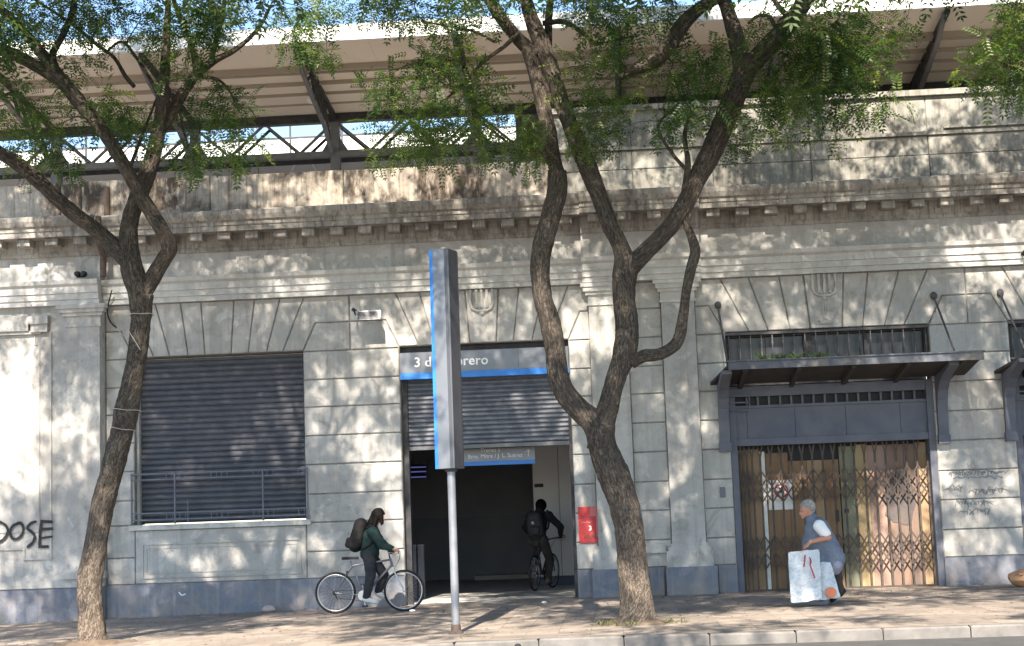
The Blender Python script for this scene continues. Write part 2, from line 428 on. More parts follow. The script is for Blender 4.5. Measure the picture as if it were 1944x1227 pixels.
simple('paving_bounce', (0.40, 0.36, 0.31), (0.33, 0.29, 0.25), 0.6, 0.85)
simple('asphalt', (0.080, 0.078, 0.076), (0.060, 0.059, 0.058), 4, 0.9, 0, 0.6, 90)
simple('kerb_stone', (0.20, 0.185, 0.17), (0.12, 0.112, 0.105), 5, 0.85, 0, 0.3, 40)
simple('earth', (0.12, 0.11, 0.09), (0.09, 0.085, 0.075), 0.5, 0.95)

def bark_mat():
    m, t, b = nt('bark'); b.inputs['Roughness'].default_value = 0.94; b.inputs['Specular IOR Level'].default_value = 0.12
    tc = t.nodes.new('ShaderNodeTexCoord'); mp = t.nodes.new('ShaderNodeMapping'); mp.inputs['Scale'].default_value = (24.0, 5.0, 1.0)
    t.links.new(tc.outputs['UV'], mp.inputs[0])
    wob = t.nodes.new('ShaderNodeTexNoise'); wob.inputs['Scale'].default_value = 1.3; wob.inputs['Detail'].default_value = 5; t.links.new(mp.outputs[0], wob.inputs['Vector'])
    ad = t.nodes.new('ShaderNodeMix'); ad.data_type = 'VECTOR'; ad.inputs[0].default_value = 0.22; t.links.new(mp.outputs[0], ad.inputs[4])
    sc = t.nodes.new('ShaderNodeVectorMath'); sc.operation = 'SCALE'; sc.inputs['Scale'].default_value = 5.0; t.links.new(wob.outputs['Color'], sc.inputs[0])
    av = t.nodes.new('ShaderNodeVectorMath'); av.operation = 'ADD'; t.links.new(mp.outputs[0], av.inputs[0]); t.links.new(sc.outputs[0], av.inputs[1])
    vo = t.nodes.new('ShaderNodeTexVoronoi'); vo.feature = 'DISTANCE_TO_EDGE'; vo.voronoi_dimensions = '2D'; vo.inputs['Scale'].default_value = 1.0; t.links.new(av.outputs[0], vo.inputs['Vector'])
    crack = ramp(t, vo.outputs['Distance'], -0.02, 0.16)
    rid = noise_node(t, 1.0, 7, 0.7, 'UV', (30.0, 5.0, 1.0), 1.2); fine = noise_node(t, 45, 6, 0.72); big = noise_node(t, 2.6, 5, 0.6)
    c = mix(t, ramp(t, rid, 0.35, 0.68), (0.060, 0.050, 0.042), (0.155, 0.130, 0.108))
    c = mix(t, math_node(t, 'MULTIPLY', ramp(t, fine, 0.48, 0.70), 0.5), c, (0.215, 0.18, 0.148))
    c = mix(t, math_node(t, 'MULTIPLY', ramp(t, big, 0.55, 0.68), 0.50), c, (0.27, 0.205, 0.15))
    c = mix(t, math_node(t, 'MULTIPLY', z_mask(t, 2.2, 0.0), 0.6), c, (0.29, 0.23, 0.18))  # sunlit tone painted into the lower trunk
    c = mix(t, math_node(t, 'MULTIPLY', math_node(t, 'SUBTRACT', 1.0, crack), 0.65), c, (0.030, 0.023, 0.018))
    t.links.new(c, b.inputs['Base Color'])
    h = math_node(t, 'ADD', math_node(t, 'MULTIPLY', crack, 1.0), math_node(t, 'ADD', math_node(t, 'MULTIPLY', rid, 0.9), math_node(t, 'MULTIPLY', fine, 0.35)))
    bump(t, b, h, 0.9, 0.016)
bark_mat()

def leaf_mat():
    m = bpy.data.materials.new('leaf'); m.use_nodes = True; M['leaf'] = m; t = m.node_tree; t.nodes.clear()
    out = t.nodes.new('ShaderNodeOutputMaterial'); at_ = t.nodes.new('ShaderNodeAttribute'); at_.attribute_name = 'tint'
    cr = t.nodes.new('ShaderNodeValToRGB'); e = cr.color_ramp.elements
    e[0].position = 0.0; e[0].color = (0.022, 0.058, 0.018, 1); e[1].position = 1.0; e[1].color = (0.220, 0.255, 0.060, 1)
    k = e.new(0.5); k.color = (0.075, 0.125, 0.035, 1)
    t.links.new(at_.outputs['Fac'], cr.inputs[0])
    d = t.nodes.new('ShaderNodeBsdfDiffuse'); tr = t.nodes.new('ShaderNodeBsdfTranslucent'); gl = t.nodes.new('ShaderNodeBsdfGlossy')
    gl.inputs['Roughness'].default_value = 0.45; gl.inputs['Color'].default_value = (0.5, 0.5, 0.5, 1)
    bright = mix(t, 1.0, cr.outputs[0], (1.5, 1.7, 0.8), 'MULTIPLY')
    t.links.new(cr.outputs[0], d.inputs[0]); t.links.new(bright, tr.inputs[0])
    a = t.nodes.new('ShaderNodeMixShader'); a.inputs[0].default_value = 0.45; t.links.new(d.outputs[0], a.inputs[1]); t.links.new(tr.outputs[0], a.inputs[2])
    b = t.nodes.new('ShaderNodeMixShader'); b.inputs[0].default_value = 0.06; t.links.new(a.outputs[0], b.inputs[1]); t.links.new(gl.outputs[0], b.inputs[2])
    t.links.new(b.outputs[0], out.inputs[0])
leaf_mat()

def bag_mat():
    m, t, b = nt('bag_print'); b.inputs['Roughness'].default_value = 0.5
    c = mix(t, ramp(t, noise_node(t, 4, 4, 0.6, 'Object'), 0.42, 0.62), (0.62, 0.65, 0.67), (0.50, 0.57, 0.62))
    rows = ramp(t, noise_node(t, 1.0, 3, 0.6, 'Object', (34, 10, 62)), 0.56, 0.60)           # rows of small faded print
    c = mix(t, math_node(t, 'MULTIPLY', rows, 0.5), c, (0.24, 0.36, 0.45))
    t.links.new(c, b.inputs['Base Color']); bump(t, b, noise_node(t, 7, 4, 0.6, 'Object'), 0.9, 0.04)
bag_mat()
simple('bag_white', (0.62, 0.63, 0.64), (0.50, 0.54, 0.57), 4, 0.5, bump_s=0.4, bump_scale=10)
# ------------------------------------------------------------------ ground, pavement, kerb, road
def sheet(name, mat, xs, ys, zf):
    m = MB(); n = len(xs)
    m.add([(x, y, zf(x, y)) for y in ys for x in xs], [(j * n + i, j * n + i + 1, (j + 1) * n + i + 1, (j + 1) * n + i) for j in range(len(ys) - 1) for i in range(n - 1)])
    return set_props(m.build(name, mat, smooth=True), kind='structure')
XS = [-60, -40] + [x * 0.5 for x in range(-60, 61)] + [40, 60]
KERB_Y = -8.15
sheet('ground', 'earth', [-900, -60, 60, 900], [-900, -40, 30, 900], lambda x, y: -0.42)
sheet('road', 'asphalt', [-400] + XS + [400], [-24, KERB_Y - 0.10], lambda x, y: ground_z(x) - 0.13)
sheet('bounce_pavement', 'paving_bounce', [-400, -60, 60, 400], [-90, -24.15], lambda x, y: -0.02)  # unseen pale sheet added to bounce warm light onto soffit and front
sheet('pavement', 'pavement', XS, [KERB_Y - 0.02, -6, -4, -2, 0.42],
      lambda x, y: ground_z(x) + 0.012 * mnoise.noise(Vector((x * 0.7, y * 0.9, 0.3))) * (0 if y > -0.5 else 1))
kerb = thing('kerb', 'worn grey stone kerb along the edge of the pavement', 'kerb', (0, KERB_Y, 0)); kerb['kind'] = 'structure'; del kerb['category']; del kerb['label']
for i in range(-16, 17):
    x0, x1 = i * 1.0 + 0.006, (i + 1) * 1.0 - 0.006; dz = random.uniform(-0.006, 0.006); g0, g1 = ground_z(x0) + 0.006 + dz, ground_z(x1) + 0.006 + dz
    b = 0.02; y0, y1 = KERB_Y - 0.18 + random.uniform(-.006, .006), KERB_Y - 0.025
    m = MB()
    m.add([(x0, y0, g0 - .3), (x1, y0, g1 - .3), (x1, y0, g1 - b), (x0, y0, g0 - b), (x0 + b, y0 + b, g0), (x1 - b, y0 + b, g1), (x1, y1, g1), (x0, y1, g0), (x0, y1, g0 - .3), (x1, y1, g1 - .3)],
          [(0, 1, 2, 3), (3, 2, 5, 4), (4, 5, 6, 7), (1, 9, 6, 5, 2), (0, 3, 4, 7, 8), (8, 7, 6, 9), (0, 8, 9, 1)])
    m.build('kerb_stone', 'kerb_stone', kerb)

# ------------------------------------------------------------------ the station building
BX0, BX1 = -15.0, 13.0
bld = thing('station_building', 'long old grey plaster station front with dentil cornice, pilasters and blue painted foot', 'building', (-2.0, 0, 0))
OPEN = [(-8.42, -5.40, 1.58, 4.52), (-3.70, -0.74, -0.4, 4.52), (1.97, 5.43, -0.4, 4.55), (6.77, 10.23, -0.4, 4.55)]
WY0, WY1 = 0.028, 0.45                                            # back face of the joints, rear of the wall
w = MB(); edges = [BX0]
for o in OPEN: edges += [o[0], o[1]]
edges.append(BX1)
for i in range(0, len(edges), 2): w.box(edges[i], edges[i + 1], WY0, WY1, -0.4, 7.0)
for x0, x1, z0, z1 in OPEN:
    w.box(x0, x1, WY0, WY1, z1, 7.0)
    if z0 > 0: w.box(x0, x1, WY0, WY1, -0.4, z0)
w.build('wall', 'joint', bld)
J = 0.009; BV = 0.012
def block(poly, front=0.0, mat='plaster', name='block', bev=BV, gap=J):
    mb = MB(); mb.prism(inset(poly, gap), front + random.uniform(-.003, .003), WY0 + 0.01, bev); return mb.build(name, mat, bld)
COURSES = [0.56, 1.02, 1.52, 2.01, 2.52, 3.02, 3.52, 4.0, 4.5]
def course_blocks(x0, x1, zs=COURSES):
    for a, b in zip(zs, zs[1:]): block(rect(x0, x1, a, b))
course_blocks(-8.93, -8.42, [0.56, 1.02, 1.58] + COURSES[3:]); course_blocks(-5.40, -3.70, COURSES); course_blocks(-0.74, -0.36)
course_blocks(0.29, 0.89, COURSES + [5.0, 5.47]); course_blocks(1.46, 1.97); course_blocks(5.43, 6.77); course_blocks(10.23, 11.6)
# flat arches of wedge stones over the openings
def arch(xc, half, keyed, left_end, right_end):
    k = half / 1.52; zb, zs, zt = 4.52, 5.0, 5.47
    bo = [0.235, 0.54, 0.87, 1.16, 1.52]; to = [0.30, 0.67, 1.13, 1.56, 1.98]
    bo = [v * k for v in bo]; to = [v * k for v in to]; bo[-1] = half
    block([(xc - bo[0], zb), (xc + bo[0], zb), (xc + to[0], zt), (xc - to[0], zt)], -0.03 if keyed else 0.0, name='keystone')
    for s in (-1, 1):
        for i in range(3):
            poly = [(xc + s * bo[i], zb), (xc + s * bo[i + 1], zb), (xc + s * to[i + 1], zt), (xc + s * to[i], zt)]
            block(poly if s > 0 else poly[::-1], name='voussoir')
        e = right_end if s > 0 else left_end
        mid = bo[4] + (to[4] - bo[4]) * 0.5
        poly = [(xc + s * bo[3], zb), (xc + s * bo[4], zb), (xc + s * mid, zs), (e, zs), (e, zt), (xc + s * to[3], zt)]
        block(poly if s > 0 else poly[::-1], name='voussoir')
        poly = [(xc + s * bo[4], 4.5), (e, 4.5), (e, zs), (xc + s * mid, zs)]
        block(poly if s > 0 else poly[::-1])
arch(-6.91, 1.51, False, -8.93, -4.56); arch(-2.22, 1.48, True, -4.56, -0.36)
arch(3.70, 1.73, True, 1.46, 6.10); arch(8.50, 1.73, True, 6.10, 11.6)
# shield ornaments on the two keystones
for xc in (-2.22, 3.70, 8.50):
    orn = MB(); c = [(-0.19, 5.46), (-0.20, 5.22), (-0.17, 5.13), (-0.08, 5.08), (0.08, 5.08), (0.17, 5.13), (0.20, 5.22), (0.19, 5.46)]
    orn.tube([(xc + a, -0.05, b) for a, b in c], 0.026, 8)
    for dx in (-0.09, 0.0, 0.09): orn.box(xc + dx - 0.022, xc + dx + 0.022, -0.075, -0.02, 5.13, 5.46)
    orn.ball((xc, -0.045, 5.04), (0.05, 0.03, 0.04), 8, 5)
    if xc > 0:
        for dx in (-0.06, 0.0, 0.06): orn.bar((xc + dx, -0.04, 5.02), (xc + dx * 0.4, -0.04, 4.68), 0.022)
        orn.box(xc - 0.11, xc + 0.11, -0.06, -0.02, 4.60, 4.66)
    orn.build('shield_ornament', 'plaster', bld, smooth='auto')
# under the window: sill, recessed panel frame
part('window_sill', 'plaster_light', bld, (-8.52, -5.31, -0.06, 0.3, 1.49, 1.58))
block(rect(-8.42, -5.40, 0.56, 1.49), 0.0)
fr = MB()
for q in ((-8.30, -5.50, 1.235, 1.26), (-8.30, -5.50, 0.655, 0.68), (-8.30, -8.275, 0.68, 1.235), (-5.525, -5.50, 0.68, 1.235)): fr.box(q[0], q[1], -0.022, 0.01, q[2], q[3])
for q in ((-8.22, -5.58, 1.165, 1.177), (-8.22, -5.58, 0.74, 0.752), (-8.22, -8.208, 0.752, 1.165), (-5.592, -5.58, 0.752, 1.165)): fr.box(q[0], q[1], -0.012, 0.01, q[2], q[3])
fr.build('panel_moulding', 'plaster', bld)
# blue painted foot of the wall
for x0, x1, y in ((BX0, -8.93, -0.235), (-8.93, -3.70, -0.02), (-0.74, -0.38, -0.02), (0.31, 0.73, -0.06), (1.65, 1.97, -0.02), (5.43, 6.77, -0.02), (10.23, BX1, -0.02)):
    part('plinth', 'plinth_paint', bld, (x0 + 0.003, x1 - 0.003, y, WY0 + 0.01, -0.4, 0.56))
# left bay stands forward of the rest
LB = -0.20
lb = MB(); lb.box(BX0, -8.94, LB, WY0 + 0.008, 0.56, 6.5); lb.build('left_bay', 'plaster', bld)
part('plinth_moulding', 'plaster', bld, (BX0, -8.90, -0.262, -0.18, 0.56, 0.70), (BX0, -8.915, -0.238, -0.18, 0.70, 0.78))
part('base_moulding', 'plaster', bld, (0.42, 0.78, -0.05, WY0, 0.80, 0.88), (0.42, 0.78, -0.03, WY0, 0.88, 0.93))
part('pilaster_base', 'plaster', bld, (-9.62, -8.86, -0.33, -0.18, 0.70, 0.82), (-9.58, -8.90, -0.30, -0.18, 0.82, 0.92))
part('pilaster', 'plaster', bld, (-9.53, -8.945, LB - 0.07, LB + 0.02, 0.90, 5.1))
part('pilaster_capital', 'plaster', bld, (-9.56, -8.92, LB - 0.09, LB, 5.08, 5.12), (-9.54, -8.93, LB - 0.075, LB, 5.12, 5.27), (-9.60, -8.89, LB - 0.11, LB, 5.27, 5.33), (-9.66, -8.85, LB - 0.14, LB, 5.33, 5.40), (-9.70, -8.82, LB - 0.17, LB, 5.40, 5.47))
pm = MB()                                                        # stepped panel moulding on the left bay
def strip(x0, x1, z0, z1, d=0.028): pm.box(x0, x1, LB - d, LB + 0.01, z0, z1)
strip(-9.855, -9.825, 1.05, 5.02); strip(-10.06, -10.04, 1.55, 4.80, 0.018); strip(-10.3, -9.855, 1.05, 1.08); strip(-10.33, -10.30, 1.05, 1.26); strip(-13, -10.33, 1.23, 1.26)
strip(-10.14, -10.04, 4.80, 4.82, 0.018); strip(-10.14, -10.12, 4.82, 4.95, 0.018); strip(-13, -10.12, 4.95, 4.98, 0.018); strip(-13, -10.04, 1.53, 1.55, 0.018)
pm.build('panel_moulding', 'plaster', bld)
part('corbel', 'plaster', bld, (-10.22, -9.86, LB - 0.13, LB, 5.16, 5.30), (-10.18, -9.88, LB - 0.09, LB, 5.02, 5.16))
part('corbel_band', 'plaster', bld, (-13, -10.22, LB - 0.10, LB, 5.05, 5.32), (-13, -10.0, LB - 0.06, LB, 4.99, 5.05))
# the pair of pilasters right of the entrance
for x0, x1 in ((-0.36, 0.29), (0.89, 1.46)):
    part('pilaster', 'plaster', bld, (x0, x1, -0.10, WY0 + 0.008, 0.93, 5.08))
    part('pilaster_base', 'plaster', bld, (x0 - 0.03, x1 + 0.03, -0.13, WY0, 0.90, 0.95), (x0 - 0.075, x1 + 0.075, -0.165, WY0, 0.83, 0.90), (x0 - 0.11, x1 + 0.11, -0.19, WY0, 0.56, 0.83))
    part('pilaster_plinth', 'plinth_paint', bld, (x0 - 0.125, x1 + 0.165, -0.20, WY0 + 0.006, -0.4, 0.56))
    part('pilaster_capital', 'plaster_light', bld, (x0 - 0.03, x1 + 0.03, -0.125, WY0, 5.08, 5.12), (x0 - 0.01, x1 + 0.01, -0.11, WY0, 5.12, 5.26), (x0 - 0.05, x1 + 0.05, -0.15, WY0, 5.26, 5.32), (x0 - 0.09, x1 + 0.09, -0.185, WY0, 5.32, 5.40), (x0 - 0.13, x1 + 0.13, -0.21, WY0, 5.40, 5.468))
# architrave, frieze, cornice: three runs, the outer two standing a little forward
RUNS = [(BX0, -8.94, -0.22), (-8.94, -0.45, 0.0), (-0.45, 1.60, -0.12), (1.60, BX1, 0.0)]
for x0, x1, dy in RUNS:
    a = MB(); a.extrude_x([(dy + .10, 5.47), (dy - .10, 5.47), (dy - .10, 5.56), (dy - .125, 5.565), (dy - .125, 5.67), (dy - .15, 5.675), (dy - .15, 5.79), (dy - .20, 5.83), (dy - .22, 5.90), (dy + .10, 5.90)], x0 + .002, x1 - .002)
    a.build('architrave', 'plaster_light', bld)
    part('frieze', 'plaster', bld, (x0 + .002, x1 - .002, dy - 0.02, dy + .10, 5.90, 6.34))
    c = MB(); c.extrude_x([(dy + .12, 6.34), (dy - .06, 6.34), (dy - .08, 6.39), (dy - .08, 6.42), (dy - .10, 6.42), (dy - .10, 6.63), (dy - .44, 6.635), (dy - .44, 6.72), (dy - .46, 6.735), (dy - .46, 6.79), (dy - .50, 6.82), (dy - .54, 6.90), (dy - .55, 6.97), (dy - .50, 6.995), (dy + .12, 7.03)], x0 + .002, x1 - .002)
    c.build('cornice', 'plaster_cornice', bld)
    k = max(1, round((x1 - x0) / 0.50)); p = (x1 - x0) / k
    for i in range(k):
        xx = x0 + (i + .5) * p; d = MB(); d.prism(rect(xx - .115, xx + .115, 6.50, 6.633), dy - .36, dy - .10, 0.012); d.build('dentil', 'plaster_cornice', bld)
# parapet on the left, higher attic on the right
part('parapet_back', 'joint', bld, (BX0, -0.9, -0.02, 0.30, 7.0, 7.66))
for x0, x1, dz in ((BX0, -12.1, 0), (-12.1, -9.72, 0.02), (-9.72, -9.34, 0), (-9.30, -7.0, 0.03), (-7.0, -4.6, 0.01), (-4.6, -2.2, 0), (-2.2, -0.9, 0)):
    block2 = MB(); block2.prism(inset(rect(x0, x1, 7.005, 7.70 + dz), 0.006), -0.06, 0.34, 0.01); block2.build('parapet_block', 'plaster_parapet', bld)
part('attic_back', 'joint', bld, (-0.9, BX1, -0.02, 0.30, 7.0, 8.50))
ATX = [-0.89, 0.5, 1.9, 3.6, 5.62, 7.6, 9.6, 11.4, BX1]
for a, b_ in zip(ATX, ATX[1:]):
    for z0, z1, y in ((7.01, 7.45, -0.09), (7.45, 7.80, -0.07), (7.86, 8.50, -0.045)):
        q = MB(); q.prism(inset(rect(a, b_, z0, z1), 0.006), y, 0.0, 0.01); q.build('attic_block', 'plaster_attic', bld)
part('attic_ledge', 'plaster_attic', bld, (-0.89, BX1, -0.11, 0.0, 7.80, 7.858), (5.9, BX1, -0.13, 0.0, 7.90, 7.925))
part('attic_coping', 'plaster_attic', bld, (-0.91, BX1, -0.12, 0.32, 8.50, 8.60))
part('roof_deck', 'roof_membrane', bld, (BX0, BX1, 0.34, 12.0, 6.75, 6.95))
# downpipe where the left bay ends
pipe = MB(); pipe.tube([(-8.86, -0.10, 7.6), (-8.86, -0.10, 7.0), (-8.86, -0.58, 6.95), (-8.86, -0.58, 6.5), (-8.86, -0.30, 6.3), (-8.86, -0.30, 5.95)], 0.05, 10); pipe.build('downpipe', 'pipe_brown', bld, smooth='auto')
# window shutter of slats
def shutter(x0, x1, z0, z1, pitch, y, mat, rough_rows=()):
    root = part('shutter', mat, bld, (x0, x1, y + 0.03, y + 0.05, z0, z1))
    prof = [(0.03, 0.0), (0.006, 0.012), (-0.004, pitch * .35), (0.0, pitch * .7), (0.018, pitch * .93), (0.03, pitch * .95)]
    n = int((z1 - z0) / pitch); s = MB(); s.extrude_x(prof, x0, x1); me = s.mesh('slat', (-2.0, 0, 0)); me.materials.append(M[mat])
    for i in range(n):
        o = bpy.data.objects.new('slat', me); COL.objects.link(o); o.parent = root; o.location = (0, y + random.uniform(-.003, .003), z0 + i * pitch)
    return root
shutter(-8.40, -5.41, 1.60, 4.50, 0.102, 0.24, 'shutter_blue')
part('window_jamb', 'plaster', bld, (-8.42, -8.375, 0.13, 0.44, 1.585, 4.515))
part('shutter_rail', 'dark_metal', bld, (-5.44, -5.402, 0.16, 0.30, 1.585, 4.515))
shutter(-3.60, -0.80, 2.78, 3.98, 0.080, 0.26, 'shutter_grey')
part('shutter_bottom_bar', 'steel_grey', bld, (-3.60, -0.80, 0.245, 0.30, 2.71, 2.775))
for x0, x1 in ((-3.698, -3.60), (-0.80, -0.742)): part('shutter_rail', 'dark_metal', bld, (x0, x1, 0.20, 0.36, -0.1, 4.515))
part('lintel_beam', 'dark_metal', bld, (-3.60, -0.80, 0.20, 0.40, 3.985, 4.515))
# graffiti strokes: flat spray lines just proud of the plaster
def strokes(name, lines, y, width, mat='black_paint'):
    g = MB()
    for ln in lines:
        pts = catmull([(x, y, z) for x, z in ln], 0.012) if len(ln) > 2 else np.array([(x, y, z) for x, z in ln])
        for a, b in zip(pts, pts[1:]):
            d = Vector(b - a)
            if d.length < 1e-5: continue
            n = Vector((-d.z, 0, d.x)).normalized() * width / 2 * random.uniform(0.8, 1.2); e = d.normalized() * width * 0.3
            a_, b_ = Vector(a) - e, Vector(b) + e; yy = Vector((0, random.uniform(-.0006, .0006), 0))
            g.add([a_ - n + yy, b_ - n + yy, b_ + n + yy, a_ + n + yy], [(0, 1, 2, 3)])
    return g.build(name, mat, bld)
def gpx(seq, Y): return [(at(x, y, Y).x, at(x, y, Y).z) for x, y in seq]
GY = LB - 0.031
for letter in (
    [[(-14, 992), (-2, 991), (10, 997), (15, 1008), (10, 1020), (0, 1028), (-14, 1030)], [(-10, 992), (-11, 1028)]],
    [[(40, 993), (25, 998), (19, 1010), (24, 1022), (33, 1023), (42, 1014), (44, 1001), (38, 993), (30, 995)]],
    [[(68, 990), (58, 994), (52, 1003), (60, 1010), (66, 1018), (62, 1030), (52, 1039)]],
    [[(79, 990), (76, 1010), (75, 1037)], [(78, 990), (98, 991)], [(78, 1005), (99, 1004)], [(75, 1022), (98, 1019)], [(74, 1038), (91, 1038)]]):
    strokes('graffiti_letter', [gpx(s, GY) for s in letter], GY, 0.044)
random.seed(3)
def scribble(x0, x1, yc, amp, n):
    """a hand-written line: uneven loops, strokes up and down, a few long tails"""
    pts = []; n *= 2
    for i in range(n):
        u = i / (n - 1); x = x0 + (x1 - x0) * u; ph = i * 2.4 + random.uniform(-.7, .7); a = amp * random.uniform(.25, 1.0) * (1.5 if random.random() < .12 else 1)
        pts.append((x + 3.6 * math.cos(ph) + random.uniform(-2, 2), yc - 0.03 * (x - x0) + a * math.sin(ph)))
    return pts
SY = -0.006
for q in ((1800, 1912, 900, 8, 24), (1806, 1905, 908, 4, 9), (1797, 1830, 929, 7, 8), (1840, 1908, 933, 8, 15), (1812, 1885, 957, 9, 16), (1820, 1880, 972, 8, 12)):
    strokes('graffiti_scrawl', [gpx(scribble(*q), SY)], SY, 0.010, 'faded_ink')
strokes('graffiti', [gpx(s, -0.035) for s in ([(340, 1125), (345, 1130), (352, 1128)],)], -0.035, 0.02, 'white_paint')

# ------------------------------------------------------------------ entrance hall behind the opening
HZ = ground_z(-2.2)
part('hall_floor', 'hall_floor', bld, (-5.4, 1.6, 0.30, 9.5, HZ - 0.2, HZ + 0.004))
part('hall_back_wall', 'hall_wall', bld, (-5.4, 1.6, 9.3, 9.5, HZ, 3.35)); part('hall_dado', 'hall_dark', bld, (-5.2, 1.4, 9.22, 9.297, HZ, 1.5))
part('hall_side_wall', 'hall_wall', bld, (-5.4, -5.2, 0.46, 9.3, HZ, 3.35)); part('hall_side_wall', 'hall_wall', bld, (1.4, 1.6, 0.46, 9.3, HZ, 3.35))
part('hall_ceiling', 'hall_wall', bld, (-5.4, 1.6, 0.46, 9.5, 3.35, 3.5))
PX = at(1013, 950, 5.0).x; PE = at(1062, 950, 5.0).x
for x0, x1 in ((PX, PE - .006), (PE + .006, PE + 0.95), (PE + 0.962, 1.39)):
    part('hall_panel', 'hall_panel', bld, (x0, x1, 5.0, 5.06, HZ + 0.19, 3.34))
part('hall_skirting', 'hall_skirting', bld, (PX, 1.39, 4.985, 5.06, HZ + .004, HZ + 0.19))
part('hall_step', 'concrete', bld, (-3.3, PX - .02, 8.6, 9.2, HZ + .004, HZ + 0.10))
plq = at(1023, 922, 4.98); part('hall_plaque', 'dark_metal', bld, (plq.x - .09, plq.x + .09, 4.97, 4.998, plq.z - .035, plq.z + .035))
plq = at(1372, 935, 0); part('intercom_plate', 'steel_blue_grey', bld, (plq.x - .045, plq.x + .045, -0.02, 0.01, plq.z - .09, plq.z + .09))

# ------------------------------------------------------------------ gate posts inside, screen, hanging sign
for px, lab in ((785, 'left one of two slim grey gate posts inside the entrance'), (799, 'right one of two slim grey gate posts inside the entrance')):
    p = at(px, 1040, 1.5); t = thing('gate_post', lab, 'post', (p.x, 1.5, HZ), 'slim posts inside the entrance')
    part('column', 'steel_blue_grey', t, (p.x - .05, p.x + .05, 1.44, 1.56, HZ + .004, HZ + 0.95)); part('cap', 'sign_grey', t, (p.x - .056, p.x + .056, 1.43, 1.57, HZ + .95, HZ + .98))
p = at(790, 896, 2.5); t = thing('information_screen', 'small dark blue information screen hanging inside the entrance', 'screen', (p.x, 2.5, p.z))
part('housing', 'black_paint', t, (p.x - .30, p.x + .22, 2.5, 2.58, p.z - .15, p.z + .15)); part('display', 'screen_glass', t, (p.x - .28, p.x + .20, 2.494, 2.4995, p.z - .13, p.z + .13))
for dz in (0.085, 0.0, -0.10): part('text_row', 'screen_row', t, (p.x - .27, p.x + .19, 2.489, 2.4935, p.z + dz - .012, p.z + dz + .012))
part('bracket', 'dark_metal', t, (p.x - .06, p.x - .02, 2.52, 2.56, p.z + .15, 3.35))
a = at(868, 848, 0.75); b = at(1016, 880, 0.75); a2 = at(1016, 848, .75)
t = thing('direction_sign', 'hanging grey direction sign with white arrow under the raised shutter', 'sign', (a.x, 0.75, b.z))
part('panel', 'sign_grey', t, (a.x - .3, b.x, 0.75, 0.83, b.z + .07, a2.z)); part('blue_strip', 'sign_blue', t, (a.x - .3, b.x, 0.747, 0.833, b.z, b.z + .068))
lettering('lettering', 'Trenes a', 0.10, (at(912, 860, .75).x, 0.745, at(912, 859, .75).z), 'white_paint', t)
lettering('lettering', 'Bme. Mitre / J. L. Suárez', 0.10, (at(888, 872, .75).x, 0.745, at(888, 871, .75).z), 'white_paint', t)
ar = at(1003, 860, .745); m = MB(); m.bar((ar.x, .743, ar.z - .06), (ar.x, .743, ar.z + .06), .018, .006); m.bar((ar.x - .05, .742, ar.z + .01), (ar.x, .742, ar.z + .06), .018, .006); m.bar((ar.x + .05, .741, ar.z + .01), (ar.x, .741, ar.z + .06), .018, .006); m.build('arrow', 'white_paint', t)
for xx in (a.x - .1, b.x - .2): part('hanger', 'dark_metal', t, (xx - .01, xx + .01, .78, .80, a2.z, 3.35))
# station name sign
t = thing('station_name_sign', 'wide grey station name sign with blue strip above the entrance', 'sign', (-2.22, 0, 3.93))
part('panel', 'sign_grey', t, (-3.685, -0.748, -0.03, 0.19, 4.045, 4.40)); part('blue_strip', 'sign_blue', t, (-3.688, -0.745, -0.034, 0.19, 3.935, 4.043))
l = at(786, 697, -0.034); lettering('lettering', '3 de Febrero', 0.235, (l.x, -0.034, l.z), 'white_paint', t, rot=(PI / 2, 0, 0), spacing=1.04, bold=0.004)
for xx in (-2.75, -1.62): part('seam', 'sign_dark', t, (xx - .003, xx + .003, -0.033, -0.028, 4.05, 4.395))
# red notice by the entrance
a = at(1097, 963, -0.03); b = at(1143, 1030, -0.03)
t = thing('red_notice', 'red notice with small white lettering on the wall by the entrance', 'sign', (a.x, 0, b.z))
part('panel', 'notice_red', t, (a.x, b.x, -0.035, -0.012, b.z, a.z)); part('faded_patch', 'notice_red_pale', t, (a.x + .20, b.x - .006, -0.038, -0.034, b.z + .40, a.z - .006), (a.x + .30, b.x - .006, -0.038, -0.034, b.z + .1, b.z + .399))
part('dark_smear', 'strap_red', t, (a.x + .08, a.x + .30, -0.040, -0.0385, b.z + .39, b.z + .45))
m = MB()
for i in range(5): m.bar((a.x + .05 + i * .035, -.041, b.z + .33 + .012 * (i % 2)), (a.x + .085 + i * .035, -.041, b.z + .345 + .02 * ((i + 1) % 2)), .022, .003)
m.build('lettering', 'white_paint', t); lettering('numeral', '3', 0.11, (a.x + .17, -0.046, b.z + .21), 'white_paint', t, bold=.004)
m = MB()
for i in range(6): m.box(a.x + .09 + i * .035, a.x + .11 + i * .035, -.0405, -.038, b.z + .07, b.z + .11 + .03 * (i % 3))
m.build('small_print', 'rust', t)

